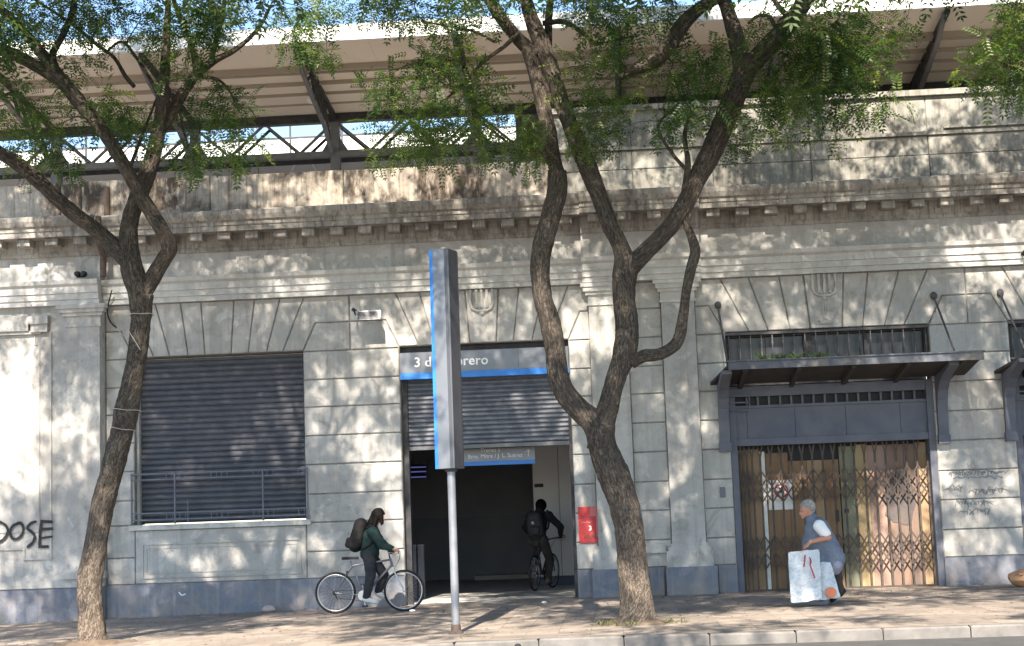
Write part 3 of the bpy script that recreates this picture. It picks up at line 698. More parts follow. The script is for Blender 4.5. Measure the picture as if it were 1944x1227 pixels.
# ------------------------------------------------------------------ window guard rail
gx0, gx1 = at(250, 940, -.10).x, at(584, 940, -.10).x
t = thing('window_guard', 'low blue-grey iron guard rail across the foot of the shuttered window', 'railing', (gx0, -0.1, 1.58))
for z in (2.46, 2.36, 1.78, 1.665): part('rail', 'steel_blue_grey', t, (gx0, gx1, -.112, -.092, z - .011, z + .011))
for fx in (0, .247, .748, 1.0):
    x = gx0 + (gx1 - gx0) * fx; part('post', 'steel_blue_grey', t, (x - .013, x + .013, -.118, -.088, 1.585, 2.48))
for fx in (.035, .215, .29, .47, .53, .71, .79, .965):
    x = gx0 + (gx1 - gx0) * fx
    for z in (2.41, 1.72):
        m = MB(); m.tube([(x - .05, -.10, z - .05), (x + .05, -.10, z - .05), (x + .05, -.10, z + .05), (x - .05, -.10, z + .05), (x - .05, -.10, z - .045)], .010, 6); m.build('key_ornament', 'steel_blue_grey', t)
for fx in (.32,): x = gx0 + (gx1 - gx0) * fx; part('post', 'steel_blue_grey', t, (x - .008, x + .008, -.108, -.092, 1.60, 2.0))
for x in (gx0 + .02, gx1 - .02): part('wall_anchor', 'steel_blue_grey', t, (x - .012, x + .012, -.09, .004, 1.60, 1.63), (x - .012, x + .012, -.09, .004, 2.44, 2.47))

# ------------------------------------------------------------------ gate bay: door frame, boards, folding gate, canopy, transom
def gate_bay(dx, labels, full=True):
    X0, X1 = 1.97 + dx, 5.43 + dx; gz = ground_z(X0)
    fr = thing('gate_surround', labels[0], 'surround', (X0, 0.2, gz), 'painted frames round the folding gates')
    part('jamb', 'painted_wood_grey', fr, (X0 + .004, X0 + .11, 0.02, 0.40, gz, 3.58)); part('jamb', 'painted_wood_grey', fr, (X1 - .11, X1 - .004, 0.02, 0.40, gz, 3.58))
    part('transom_beam', 'painted_wood_grey', fr, (X0 + .112, X1 - .112, 0.05, 0.38, 2.56, 2.68))
    for a_, b_ in ((0.112, .30), (.306, 1.12), (1.126, 1.98), (1.986, 2.9), (2.906, 3.348)): part('panel', 'painted_wood_grey', fr, (X0 + a_, X0 + b_, 0.10, 0.14, 2.683, 3.20))
    part('panel_rail', 'painted_wood_grey', fr, (X0 + .112, X1 - .112, 0.07, 0.16, 3.203, 3.25))
    for i in range(16): part('vent_slat', 'painted_wood_grey', fr, (X0 + .30 + i * .19, X0 + .335 + i * .19, 0.11, 0.15, 3.253, 3.40))
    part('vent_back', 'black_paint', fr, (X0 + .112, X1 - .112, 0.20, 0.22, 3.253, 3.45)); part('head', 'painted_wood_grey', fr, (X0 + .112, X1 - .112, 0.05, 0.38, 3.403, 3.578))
    part('step_bracket', 'painted_wood_grey', fr, (X0 + .0, X0 + .36, -.06, -.03, 3.16, 3.18), (X0 + .0, X0 + .36, -.06, -.03, 3.29, 3.31), (X0 + .34, X0 + .36, -.06, -.03, 3.18, 3.42), (X0 + .0, X0 + .34, -.06, -.03, 3.40, 3.42))
    part('dark_backing', 'black_paint', fr, (X0 + .004, X1 - .004, .46, .50, gz - .1, 4.54), (X0 + .112, X1 - .112, .17, .19, 2.70, 3.245))  # black sheets added to block light and stand in for the unlit room
    # boards behind the gate
    bd = thing('boarded_door', labels[1], 'door', (X0, 0.33, gz), 'boarded doors behind the folding gates')
    widths = [('board_tan', 0.11, 0.495, 2.5), ('paper', 0.50, 0.59, 2.46), ('board_brown', 0.60, 0.98, 2.43), ('board_brown', 0.985, 1.30, 2.28), ('board_tan', 1.305, 1.58, 2.28), ('board_brown', 1.585, 1.84, 2.28), ('board_green', 1.86, 2.12, 2.50), ('board_yellow', 2.125, 2.34, 2.52), ('board_pink', 2.345, 2.66, 2.50), ('board_plum', 2.665, 2.95, 2.50), ('board_plum', 2.955, 3.14, 2.50), ('board_tan', 3.145, 3.34, 2.52)]
    for mt, a_, b_, zt in widths: part('board', mt, bd, (X0 + a_, X0 + b_, 0.33 + random.uniform(-.008, .008), 0.38, gz + .02, zt))
    part('gap_shade', 'black_paint', bd, (X0 + .11, X1 - .11, 0.42, 0.44, gz, 2.56))  # black sheet stands in for the shade behind the boards
    if full:
        c = at(1708, 950, .318); m = MB(); m.tube([(c.x, .322, c.z - .45), (c.x + .02, .322, c.z)], .01, 5)
        m = MB(); n = 22; vs = [(c.x + (.27 + .04 * math.sin(3 * k)) * math.cos(2 * PI * k / n), .3185, c.z + .05 + (.48 + .05 * math.sin(5 * k)) * math.sin(2 * PI * k / n)) for k in range(n)]
        m.add(vs, [tuple(range(n))]); m.build('painted_figure', 'figure_paint', bd)
        part('lock_hole', 'black_paint', bd, (X0 + 1.90, X0 + 1.97, .310, .322, 1.36, 1.43))
    # folding gate of vertical bars and crossing strips
    gt = thing('folding_gate', labels[2], 'gate', (X0, 0.2, gz), 'rusty folding gates')
    xs = [X0 + .14, X0 + .20, X0 + .27, X0 + .36] + [X0 + .50 + i * 0.177 for i in range(17)]
    bar = MB(); bar.box(-.016, .016, -.009, .009, 0, 2.34 - gz); bme = bar.mesh('bar'); bme.materials.append(M['gate_iron'])
    for x in xs:
        o = bpy.data.objects.new('bar', bme); COL.objects.link(o); o.parent = gt; o.location = (x - X0, 0, .03)
    def strip_obj(x0, z0, x1, z1, y):
        m = MB(); m.bar((x0, y, z0), (x1, y, z1), .026, .005, up=(0, 1, 0)); m.build('cross_strip', 'gate_iron', gt)
    for i in range(len(xs) - 1):
        a_, b_ = xs[i], xs[i + 1]; s = 1 if i % 2 else -1; mid = (a_ + b_) / 2
        strip_obj(a_, 2.34, a_ - .04, 2.55, .19); strip_obj(a_, 2.34, a_ + .04, 2.55, .192)
        for zc, h in ((1.86, .27), (0.74, .28)):
            strip_obj(a_, zc + h, b_, zc, .184); strip_obj(a_, zc, b_, zc + h, .178); strip_obj(a_, zc, b_, zc - h, .172); strip_obj(a_, zc - h, b_, zc, .166)
    part('bottom_track', 'gate_iron', gt, (X0 + .11, X1 - .11, .16, .24, gz + .004, gz + .028)); part('lock_case', 'black_paint', gt, (X0 + 1.72, X0 + 1.78, .15, .19, 1.22, 1.42))
    # transom window with iron balusters
    tw = thing('transom_window', labels[3], 'window', (X0, 0.1, 3.95), 'barred windows above the canopies')
    part('frame', 'dark_metal', tw, (X0, X1, .16, .30, 4.44, 4.548), (X0, X0 + .07, .16, .30, 3.70, 4.44), (X1 - .07, X1, .16, .30, 3.70, 4.44), (X0 + 1.35, X0 + 1.50, .16, .30, 3.70, 4.44), (X0 + 2.38, X0 + 2.43, .18, .28, 3.70, 4.44), (X0 + .07, X1 - .07, .16, .30, 3.60, 3.70))
    for a_, b_ in ((.07, .70), (.70, 1.35), (1.5, 2.38), (2.43, 3.39)): part('pane', 'window_glass', tw, (X0 + a_ + .004, X0 + b_ - .004, .25 + random.uniform(-.01, .01), .262, 3.705, 4.435))
    bal = MB(); bal.lathe([(.013, 0), (.013, .10), (.026, .13), (.014, .18), (.020, .27), (.011, .38), (.024, .43), (.012, .47), (.012, .58)], sides=8); me = bal.mesh('baluster', smooth=True); me.materials.append(M['iron'])
    for i in range(19):
        o = bpy.data.objects.new('baluster', me); COL.objects.link(o); o.parent = tw; o.location = (.06 + i * .186, -.06, -.06)
    part('handrail', 'iron', tw, (X0 - .01, X1 + .01, .015, .065, 4.467, 4.515)); part('foot_rail', 'iron', tw, (X0 + .004, X1 - .004, .02, .06, 3.86, 3.89))
    # canopy with brackets and tie rods
    cn = thing('canopy', labels[4], 'canopy', (X0, 0, 3.6), 'old canopies over the gates')
    zr, zf, yf = 3.62, 3.80, -1.40; xl, xr = X0 - .30, X1 + .55
    def slab(name, mt, top, bot, y0, y1, zz0, zz1, l0, l1, r0_, r1_):
        m = MB(); m.add([(l0, y0, zz0 + bot), (r0_, y0, zz0 + bot), (r1_, y1, zz1 + bot), (l1, y1, zz1 + bot), (l0, y0, zz0 + top), (r0_, y0, zz0 + top), (r1_, y1, zz1 + top), (l1, y1, zz1 + top)], [(0, 3, 2, 1), (4, 5, 6, 7), (0, 1, 5, 4), (1, 2, 6, 5), (2, 3, 7, 6), (3, 0, 4, 7)]); return m.build(name, mt, cn)
    n = 9
    for i in range(n):                                             # boards of the canopy, each its own piece
        t0, t1 = i / n, (i + 1) / n - .0006
        f = lambda t: (yf * t - .012 * 0, zr + (zf - zr) * t, xl + .22 * t, xr)
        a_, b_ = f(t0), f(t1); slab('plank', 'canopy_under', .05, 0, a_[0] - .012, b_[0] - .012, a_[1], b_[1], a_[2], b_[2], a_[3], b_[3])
    part('front_fascia', 'canopy_paint', cn, (xl + .22, xr, yf - .075, yf - .014, zf - .05, zf + .075)); part('front_lip', 'canopy_paint', cn, (xl + .20, xr + .02, yf - .10, yf - .014, zf + .077, zf + .10))
    for i in range(5):
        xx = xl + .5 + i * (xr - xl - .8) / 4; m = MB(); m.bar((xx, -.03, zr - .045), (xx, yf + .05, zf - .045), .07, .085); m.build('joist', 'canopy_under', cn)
    for xx in (X0 - .10, X1 + .12):
        m = MB(); cv = [(-.01, 2.62), (-.10, 2.62), (-.115, 3.0), (-.16, 3.2), (-.26, 3.36), (-.45, 3.50), (-.75, 3.60), (-1.25, 3.70), (-1.25, 3.765), (-.75, 3.70), (-.01, 3.61)]
        k = len(cv); hw = .085; m.add([(xx - hw, y, z) for y, z in cv] + [(xx + hw, y, z) for y, z in cv], [tuple(range(k)), tuple(reversed(range(k, 2 * k)))] + [(i, k + i, k + (i + 1) % k, (i + 1) % k) for i in range(k)]); m.build('bracket', 'painted_wood_grey', cn)
        part('bracket_foot', 'painted_wood_grey', cn, (xx - .10, xx + .10, -.13, 0.0, 2.47, 2.618))
        m = MB(); m.tube([(xx, -.02, 4.98), (xx + .02, yf + .10, zf + .07)], .018, 7); m.build('tie_rod', 'iron', cn)
        m = MB(); m.ball((xx, -.03, 5.0), (.06, .04, .07), 8, 6); m.build('rod_anchor', 'iron', cn)
    return fr, bd, gt, tw, cn
gate_bay(0, ('blue-grey wooden frame round the large folding gate', 'tall boarded door with multicoloured panels behind the large folding gate', 'large rusty scissor folding gate behind the man with bags',
             'window with black balusters above the large canopy', 'large dark canopy on curved brackets over the folding gate'))
gate_bay(4.80, ('sliver of blue-grey wooden frame at the right edge of the photo', 'boarded door at the right edge of the photo', 'folding gate at the right edge of the photo',
                'barred window cut off by the right edge of the photo', 'canopy cut off by the right edge of the photo'), full=False)
# paper notice with a prohibition ring on the boards
a = at(1457, 912, .30); b = at(1507, 967, .30)
t = thing('prohibition_notice', 'white paper notice with a red prohibition ring behind the gate bars', 'sign', (a.x, .3, b.z))
part('sheet', 'paper', t, (a.x, b.x, .305, .312, b.z, a.z))
c = at(1483, 932, .30); m = MB(); m.tube([(c.x + .11 * math.cos(k * PI / 12), .300, c.z + .11 * math.sin(k * PI / 12)) for k in range(25)], .014, 6); m.bar((c.x - .075, .300, c.z + .075), (c.x + .075, .300, c.z - .075), .022, .006); m.build('prohibition_ring', 'notice_red', t)
m = MB(); m.box(c.x - .06, c.x + .05, .298, .304, c.z - .035, c.z + .0); m.box(c.x - .03, c.x + .02, .297, .303, c.z, c.z + .05); m.build('pictogram', 'black_paint', t)
# ------------------------------------------------------------------ elevated platform roof behind the front
RB, RF = 2.8, -0.7                                                # back and front of the roof
zb = (at(640, 205, RB).z + at(1674, 147, RB).z) / 2; zf = (at(640, 80, RF).z + at(1732, 17, RF).z) / 2
rf = thing('platform_roof', 'long beige panelled platform roof with white edge above the station front', 'roof', (-2, 2.8, zb - 2))
def roof_z(y): return zb + (zf - zb) * (RB - y) / (RB - RF)
RX0, RX1 = -19.0, 16.0
seg = [(-0.70, 0.52, 0.0), (0.52, 1.10, -0.06), (1.10, 1.66, -0.08), (1.66, 2.22, -0.10), (2.22, 2.86, -0.12)]
for xa in np.arange(RX0, RX1, 5.0):
    for y0, y1, dz in seg:
        m = MB(); z0, z1 = roof_z(y0) + dz, roof_z(y1) + dz; xb = xa + 4.995
        m.add([(xa, y0, z0), (xb, y0, z0), (xb, y1, z1), (xa, y1, z1), (xa, y0, z0 + .10), (xb, y0, z0 + .10), (xb, y1, z1 + .16), (xa, y1, z1 + .16)], [(0, 3, 2, 1), (4, 5, 6, 7), (0, 1, 5, 4), (1, 2, 6, 5), (2, 3, 7, 6), (3, 0, 4, 7)])
        m.build('soffit_panel', 'roof_sheet', rf)
for y0, dz in ((0.52, -.02), (1.10, -.03), (1.66, -.03), (2.22, -.03)):
    part('soffit_seam', 'roof_seam', rf, (RX0, RX1, y0 - .012, y0 + .018, roof_z(y0) - .12 + dz * .5, roof_z(y0) + .03))
part('soffit_shade', 'roof_seam', rf, (RX0, RX1, 0.42, 0.505, roof_z(.46) - .10, roof_z(.46) + .02))  # taupe strip paints in the shade of a recess
part('edge_fascia', 'roof_white', rf, (RX0, RX1, RF - .09, RF - .003, zf - .01, zf + .27))
part('roof_top', 'roof_white', rf, (RX0, RX1, RF - .003, RB + .3, zf + .17, zf + .26))
part('purlin', 'dark_metal', rf, (RX0, RX1, RB - .02, RB + .16, zb - .30, zb - .135))
xc0 = at(635, 250, RB).x; sp = at(905, 245, RB).x - xc0
zt, zbt = zb - .20, at(635, 292, RB).z
for k in range(-5, 8):
    x = xc0 + k * sp
    m = MB(); m.bar((x, RF + .03, roof_z(RF) - .02), (x, RB, zb - .20), .075, .11); ra = m.build('rafter', 'dark_metal', rf)
    lc = [(RF + .06, roof_z(RF) - .08), (0.0, roof_z(0) - .30), (0.9, roof_z(.9) - .46), (1.9, roof_z(1.9) - .60), (2.75, zbt + .02)]
    for p, q in zip(lc, lc[1:]):
        m = MB(); m.bar((x - .05, p[0], p[1]), (x - .05, q[0], q[1]), .075, .07); m.build('bottom_chord', 'steel_grey', ra)
    for y0, y1 in ((0.2, 0.65), (0.65, 0.95), (0.95, 1.45), (1.45, 1.75), (1.75, 2.4)):
        low = lambda y: np.interp(y, [c[0] for c in lc], [c[1] for c in lc]); up_ = lambda y: roof_z(y) - .12
        a_, b_ = ((y0, low(y0)), (y1, up_(y1))) if int(y0 * 100) % 2 == 0 else ((y0, up_(y0)), (y1, low(y1)))
        m = MB(); m.bar((x - .02, *a_), (x - .02, *b_), .05, .05); m.build('diagonal', 'dark_metal', ra)
    part('column', 'steel_grey', rf, (x - .09, x + .09, RB + .0, RB + .18, 6.95, zb - .13))
    for d in (-1, 1):
        m = MB(); m.add([(x + d * .095, RB + .02, zbt + .0), (x + d * .30, RB + .02, zbt + .0), (x + d * .095, RB + .02, zbt + .33), (x + d * .095, RB + .12, zbt), (x + d * .30, RB + .12, zbt), (x + d * .095, RB + .12, zbt + .33)], [(0, 1, 2), (3, 5, 4), (0, 3, 4, 1), (1, 4, 5, 2), (2, 5, 3, 0)]); m.build('gusset', 'steel_grey', rf)
    for yy, mt in ((RB + .07, 'steel_grey'), (RB + .55, 'dark_metal')):
        for q in range(4):
            xa_, xb_ = x + sp * q / 4, x + sp * (q + 1) / 4; za_, zb2 = (zt - .06, zbt + .05) if q % 2 == 0 else (zbt + .05, zt - .06)
            m = MB(); m.bar((xa_, yy, za_), (xb_, yy, zb2), .05, .05); m.build('brace', mt, rf)
    if k in (0, 1):
        c = at(595 if k == 0 else 882, 190 if k == 0 else 200, 1.6); m = MB(); m.lathe([(.03, .12), (.06, .10), (.12, 0.0), (.11, -.05), (.03, -.07)], c, sides=14)
        set_props(m.build('roof_lamp', 'roof_white', None, smooth='auto'), 'white lamp hanging under the roof by the ' + ('left steel bracket' if k == 0 else 'central tree foliage'), 'lamp', 'lamps under the platform roof')
part('bottom_chord', 'steel_grey', rf, (RX0, RX1, RB - .02, RB + .14, zbt - .06, zbt + .06)); part('bottom_chord', 'dark_metal', rf, (RX0, RX1, RB + .5, RB + .6, zbt - .05, zbt + .05))
# platform edge, handrail and glazing frame behind the truss
pe = thing('platform_edge', 'beige concrete edge of the raised platform behind the parapet', 'platform', (-2, 4.2, 6.9))
part('slab', 'concrete', pe, (RX0, RX1, 4.0, 4.5, 6.96, at(640, 303, 4.0).z))
zr_ = at(640, 303, 3.9).z
for k in range(-6, 9):
    x = xc0 + k * sp - sp * .28
    m = MB(); m.tube([(x - .28, 3.6, zr_ - .35), (x - .12, 3.6, zr_ - .02), (x + .12, 3.6, zr_ - .02), (x + .28, 3.6, zr_ - .35)], .022, 6); m.build('rail_hoop', 'rail_white', pe)
gl = thing('glazing_frame', 'thin dark window framing seen under the platform roof', 'window frame', (-2, 5.5, 8))
za, zc = at(640, 258, 5.5).z, at(640, 225, 5.5).z
part('rail', 'iron', gl, (RX0, RX1, 5.48, 5.52, za - .02, za + .02)); part('rail', 'iron', gl, (RX0, RX1, 5.47, 5.51, zc + .1, zc + .16))
for x in np.arange(RX0, RX1, 1.12): part('mullion', 'iron', gl, (x - .018, x + .018, 5.475, 5.525, 7.0, zc + .1))
fr_ = thing('far_platform_roof', 'low white roof of the far platform seen through the steel truss', 'roof', (-2, 16, 6.9))
zA, zB = at(640, 258, 15.0).z, at(640, 292, 15.0).z
part('fascia', 'roof_white', fr_, (RX0 - 4, RX1 + 4, 15.0, 15.2, zB, zA)); part('deck', 'roof_white', fr_, (RX0 - 4, RX1 + 4, 15.2, 20.0, zA - .25, zA - .05)); part('back_wall', 'concrete', fr_, (RX0 - 4, RX1 + 4, 15.4, 15.7, 6.0, zB))

st = at(988, 250, 3.3).x
tw_ = thing('stair_block', 'grey block behind the parapet closing the right end of the open truss', 'building', (st, 3.3, 6.95))
part('wall', 'plaster_attic', tw_, (st, RX1, 3.3, 3.5, 6.95, zb - .02)); part('corner_post', 'steel_grey', tw_, (st - .09, st - .002, 3.25, 3.5, 6.95, zb - .02))

# ------------------------------------------------------------------ lamps on the front
c = at(700, 598, -.25)
t = thing('floodlight', 'small grey floodlight on the wall left of the entrance', 'floodlight', (c.x, -.1, c.z))
m = MB(); m.add([(c.x - .20, -.42, c.z - .10), (c.x + .22, -.42, c.z - .10), (c.x + .22, -.36, c.z + .06), (c.x - .20, -.36, c.z + .06), (c.x - .13, -.18, c.z - .03), (c.x + .15, -.18, c.z - .03), (c.x + .15, -.16, c.z + .07), (c.x - .13, -.16, c.z + .07)], [(0, 1, 2, 3), (4, 7, 6, 5), (0, 4, 5, 1), (1, 5, 6, 2), (2, 6, 7, 3), (3, 7, 4, 0)]); m.build('housing', 'galvanised', t)
m = MB(); m.add([(c.x - .17, -.428, c.z - .085), (c.x + .19, -.428, c.z - .085), (c.x + .19, -.371, c.z + .045), (c.x - .17, -.371, c.z + .045)], [(0, 1, 2, 3)]); m.build('lens', 'window_glass', t)
m = MB(); m.tube([(c.x - .22, -.30, c.z), (c.x - .26, -.30, c.z + .10), (c.x - .26, -.05, c.z + .12), (c.x - .26, .02, c.z + .12)], .018, 6); m.ball((c.x - .26, -.30, c.z + .10), .035, 8, 6); m.build('arm', 'dark_metal', t)
c = at(152, 523, -.45)
t = thing('spotlight', 'small black twin spotlight standing on the ledge of the left bay', 'spotlight', (c.x, -.4, c.z))
m = MB(); m.tube([(c.x - .03, -.40, 5.95), (c.x - .03, -.40, c.z)], .015, 6); m.build('stem', 'black_paint', t)
for d in (-.06, .05):
    m = MB(); m.lathe([(.02, -.05), (.045, -.04), (.055, .06), (.045, .065)], (c.x + d, -.43, c.z + .03), 'Y', 10); m.build('lamp_head', 'black_paint', t, smooth='auto')
m = MB(); m.tube([(c.x - .08, -.40, c.z - .02), (c.x + .07, -.40, c.z - .02)], .014, 6); m.build('crossbar', 'black_paint', t)
c = at(1948, 484, -2.2)
t = thing('street_lamp', 'dark bell-shaped lamp shade cut off by the right edge of the photo', 'lamp', (c.x, -2.2, c.z))
m = MB(); m.lathe([(.16, 0.0), (.155, .03), (.09, .10), (.045, .14), (.03, .20)], (c.x + .08, -2.2, c.z), sides=20); m.build('lamp_shade', 'dark_metal', t, smooth='auto')
m = MB(); m.tube(catmull([(c.x + .08, -2.2, c.z + .18), (c.x + .22, -2.1, c.z + .30), (c.x + .55, -1.6, c.z + .30), (c.x + .75, -.4, c.z + .12), (c.x + .75, -.12, c.z + .10)], .1), .025, 8); m.build('arm', 'dark_metal', t, smooth='auto')
m = MB(); m.tube(catmull([(c.x - .06, -2.2, c.z + .0), (c.x - .05, -2.18, c.z - .10), (c.x + .02, -2.1, c.z - .24), (c.x + .12, -2.0, c.z - .34), (c.x + .3, -1.8, c.z - .42)], .03), .008, 6); m.build('cable', 'string', t)

# ------------------------------------------------------------------ totem sign on its post
base = at(866, 1203, -6.9); TY = -6.9; TZ = ground_z(base.x)
t = thing('totem_sign', 'tall narrow grey totem sign with blue edge on a pale post', 'sign', (base.x, TY, TZ))
ztop, zbot = at(836, 476, TY).z, at(850, 890, TY).z; cx = at(845, 700, TY).x + .02
m = MB(); m.tube([(base.x, TY, TZ - .05), (base.x, TY, zbot + .05)], .052, 14); m.build('post', 'galvanised', t, smooth='auto')
m = MB(); m.lathe([(.10, 0.0), (.095, .02), (.065, .05), (.058, .12)], (base.x, TY, TZ), sides=14); m.build('post_foot', 'rust', t, smooth='auto')
def foot(px): return at(px, 890, TY).x
fl, fm, fr2, fe = foot(828.5), foot(836), foot(864), foot(877)       # blue edge, front face, right side
def quad_prism(name, mat, poly):
    m = MB(); n = len(poly); m.add([(x, y, zbot) for x, y in poly] + [(x, y, ztop) for x, y in poly], [tuple(reversed(range(n))), tuple(range(n, 2 * n))] + [(i, (i + 1) % n, n + (i + 1) % n, n + i) for i in range(n)]); return m.build(name, mat, t)
quad_prism('blue_edge', 'sign_blue', [(fl - .005, TY + .10), (fl - .003, TY - .085), (fm - .01, TY - .11), (fm - .01, TY + .12)])
quad_prism('front_panel', 'sign_grey', [(fm - .008, TY + .13), (fm - .008, TY - .115), (fr2 - .045, TY - .15), (fr2 - .045, TY + .2)])
quad_prism('corner_trim', 'sign_dark', [(fr2 - .043, TY + .2), (fr2 - .043, TY - .152), (fr2 - .012, TY - .158), (fr2 - .012, TY + .2)])
quad_prism('corner_trim', 'sign_grey', [(fr2 - .010, TY + .2), (fr2 - .010, TY - .16), (fr2 + .012, TY - .14), (fr2 + .012, TY + .2)])
quad_prism('side_panel', 'sign_dark', [(fr2 + .014, TY + .2), (fr2 + .014, TY - .132), (fe + .01, TY + .10), (fe + .01, TY + .22)])
part('post_collar', 'dark_metal', t, (base.x - .07, base.x + .07, TY - .07, TY + .07, zbot - .04, zbot - .002))

# ------------------------------------------------------------------ bicycles
def bicycle(label, loc, rotz, frame_mat, rim_mat='bike_silver', steer=0.0, crank=-1.2, dark=False):
    """built along its own +X: rear hub at the origin"""
    R = 0.335; t = thing('bicycle', label, 'bicycle', loc, 'bicycles at the station entrance', rotz)
    def tube(name, pts, r, mat, par=None, sides=8): m = MB(); m.tube(pts, r, sides); return m.build(name, mat, par or t, world=False, smooth='auto')
    def wheel(x, yaw):
        w = bpy.data.objects.new('wheel', None)
        m = MB(); n = 40
        def ring(rad, rt, sides, nm, mat, par):
            mm = MB(); vs = []
            for i in range(n):
                a = 2 * PI * i / n
                for k in range(sides):
                    b = 2 * PI * k / sides; q = rad + rt * math.cos(b); vs.append((q * math.cos(a), rt * math.sin(b), q * math.sin(a)))
            mm.add(vs, [(i * sides + k, i * sides + (k + 1) % sides, ((i + 1) % n) * sides + (k + 1) % sides, ((i + 1) % n) * sides + k) for i in range(n) for k in range(sides)])
            return mm.build(nm, mat, par, world=False, smooth=True)
        tyre = ring(R - .019, .019, 8, 'wheel', 'rubber', t); tyre.location = (x, 0, R); tyre.rotation_euler = (0, 0, yaw)
        ring(R - .045, .0105, 6, 'rim', rim_mat, tyre)
        mm = MB(); mm.lathe([(.012, -.05), (.022, -.045), (.022, -.03), (.014, -.02), (.014, .02), (.022, .03), (.022, .045), (.012, .05)], (0, 0, 0), 'Y', 10); mm.build('hub', 'bike_silver', tyre, world=False, smooth='auto')
        sp = MB()
        for i in range(24):
            a = 2 * PI * i / 24; b = a + (.45 if (i // 2) % 2 else -.45); y = .03 if i % 2 else -.03
            sp.tube([(.021 * math.cos(b), y, .021 * math.sin(b)), ((R - .05) * math.cos(a), 0, (R - .05) * math.sin(a))], .0014, 4, caps=False)
        sp.build('spokes', 'bike_silver', tyre, world=False)
        return tyre
    bpy_ = wheel(0, 0); wheel(1.12, steer)
    bb = (.46, 0, .28); seat = (.27, 0, .80); ht = (.90, 0, .86); hb = (.945, 0, .72)
    tube('seat_tube', [bb, seat, (.255, 0, .845)], .016, frame_mat); tube('top_tube', [(.283, 0, .76), (.905, 0, .835)], .0155, frame_mat); tube('down_tube', [bb, (.935, 0, .755)], .018, frame_mat)
    tube('head_tube', [hb, ht], .021, frame_mat)
    for s in (-1, 1):
        tube('chain_stay', [(.45, s * .03, .28), (0, s * .055, R)], .009, frame_mat); tube('seat_stay', [(.285, s * .018, .75), (0, s * .055, R)], .008, frame_mat)
    dv = Vector((math.cos(steer), math.sin(steer), 0)); sv = Vector((-math.sin(steer), math.cos(steer), 0)); fx = Vector((1.12, 0, R)); crown = Vector((.955, 0, .70))
    fk = tube('fork', [crown + sv * .05, crown - sv * .05], .014, 'bike_silver' if not dark else 'bike_black')
    for s in (-1, 1): tube('fork_blade', [crown + sv * .05 * s, crown * .45 + fx * .55 + sv * .055 * s - dv * .015, fx + sv * .055 * s], .011, 'bike_silver' if not dark else 'bike_black', fk)
    tube('stem', [ht, (.885, 0, .93), Vector((.885, 0, .94)) + dv * .07], .013, 'bike_black')
    hc = Vector((.885, 0, .945)) + dv * .07
    tube('handlebar', [hc + sv * .29 - dv * .05 + Vector((0, 0, .03)), hc + sv * .12 + Vector((0, 0, .02)), hc, hc - sv * .12 + Vector((0, 0, .02)), hc - sv * .29 - dv * .05 + Vector((0, 0, .03))], .0115, 'bike_black')
    for s in (-1, 1):
        tube('grip', [hc + sv * .21 * s - dv * .025 + Vector((0, 0, .0255)), hc + sv * .295 * s - dv * .05 + Vector((0, 0, .03))], .017, 'rubber')
        tube('brake_lever', [hc + sv * .20 * s + Vector((0, 0, .01)), hc + sv * .22 * s + dv * .05 - Vector((0, 0, .02)), hc + sv * .29 * s + dv * .02 - Vector((0, 0, .03))], .006, 'bike_silver')
        tube('brake_cable', catmull([hc + sv * .17 * s, hc + sv * .14 * s + dv * .10 + Vector((0, 0, .05)), hc + sv * .03 * s + dv * .10 - Vector((0, 0, .10)), Vector(hb) + Vector((.03, 0, -.02))], .05), .003, 'bike_black', sides=5)
    # saddle
    m = MB(); top = []
    for u, wd in ((-.13, .06), (-.10, .078), (-.04, .066), (.04, .032), (.11, .022), (.14, .014)): top.append((.25 + u, wd))
    vs = []; 
    for x, wd in top: vs += [(x, -wd, .875), (x, -wd * .6, .905), (x, wd * .6, .905), (x, wd, .875), (x, wd * .7, .86), (x, -wd * .7, .86)]
    m.add(vs, [(i * 6 + k, i * 6 + (k + 1) % 6, (i + 1) * 6 + (k + 1) % 6, (i + 1) * 6 + k) for i in range(5) for k in range(6)] + [tuple(range(5, -1, -1)), tuple(range(30, 36))]); m.build('saddle', 'bike_black', t, world=False, smooth='auto')
    # drive train
    ch = MB(); n = 26
    for r_ in (.085,): ch.lathe([(.03, -.058), (r_, -.058), (r_, -.054), (.03, -.054)], bb, 'Y', n)
    cr = ch.build('chainring', 'bike_silver' if not dark else 'bike_black', t, world=False)
    for s, a in ((-1, crank), (1, crank + PI)):
        e = Vector((bb[0] + .17 * math.cos(a), s * .085, bb[2] + .17 * math.sin(a))); tube('crank', [(bb[0], s * .065, bb[2]), e], .010, 'bike_silver', cr)
        m = MB(); m.box(e.x - .045, e.x + .045, min(e.y, e.y + s * .09), max(e.y, e.y + s * .09), e.z - .012, e.z + .012); m.build('pedal', 'bike_black', cr, world=False)
    tube('chain', [(bb[0], -.056, bb[2] + .085), (0, -.05, R + .035)], .004, 'bike_black', sides=5); tube('chain', [(bb[0], -.056, bb[2] - .085), (.08, -.05, R - .09), (0, -.05, R - .035)], .004, 'bike_black', sides=5)
    m = MB(); m.lathe([(.02, -.056), (.042, -.052), (.03, -.04)], (0, 0, R), 'Y', 14); m.build('sprocket', 'bike_black', t, world=False)
    tube('derailleur', [(0, -.06, R), (.03, -.06, R - .09), (.05, -.06, R - .10)], .010, 'bike_black')
    tube('brake_arm', [(.20, -.03, .68), (.19, -.03, .60)], .010, 'bike_black'); tube('brake_arm', [(.20, .03, .68), (.19, .03, .60)], .010, 'bike_black')
    return t

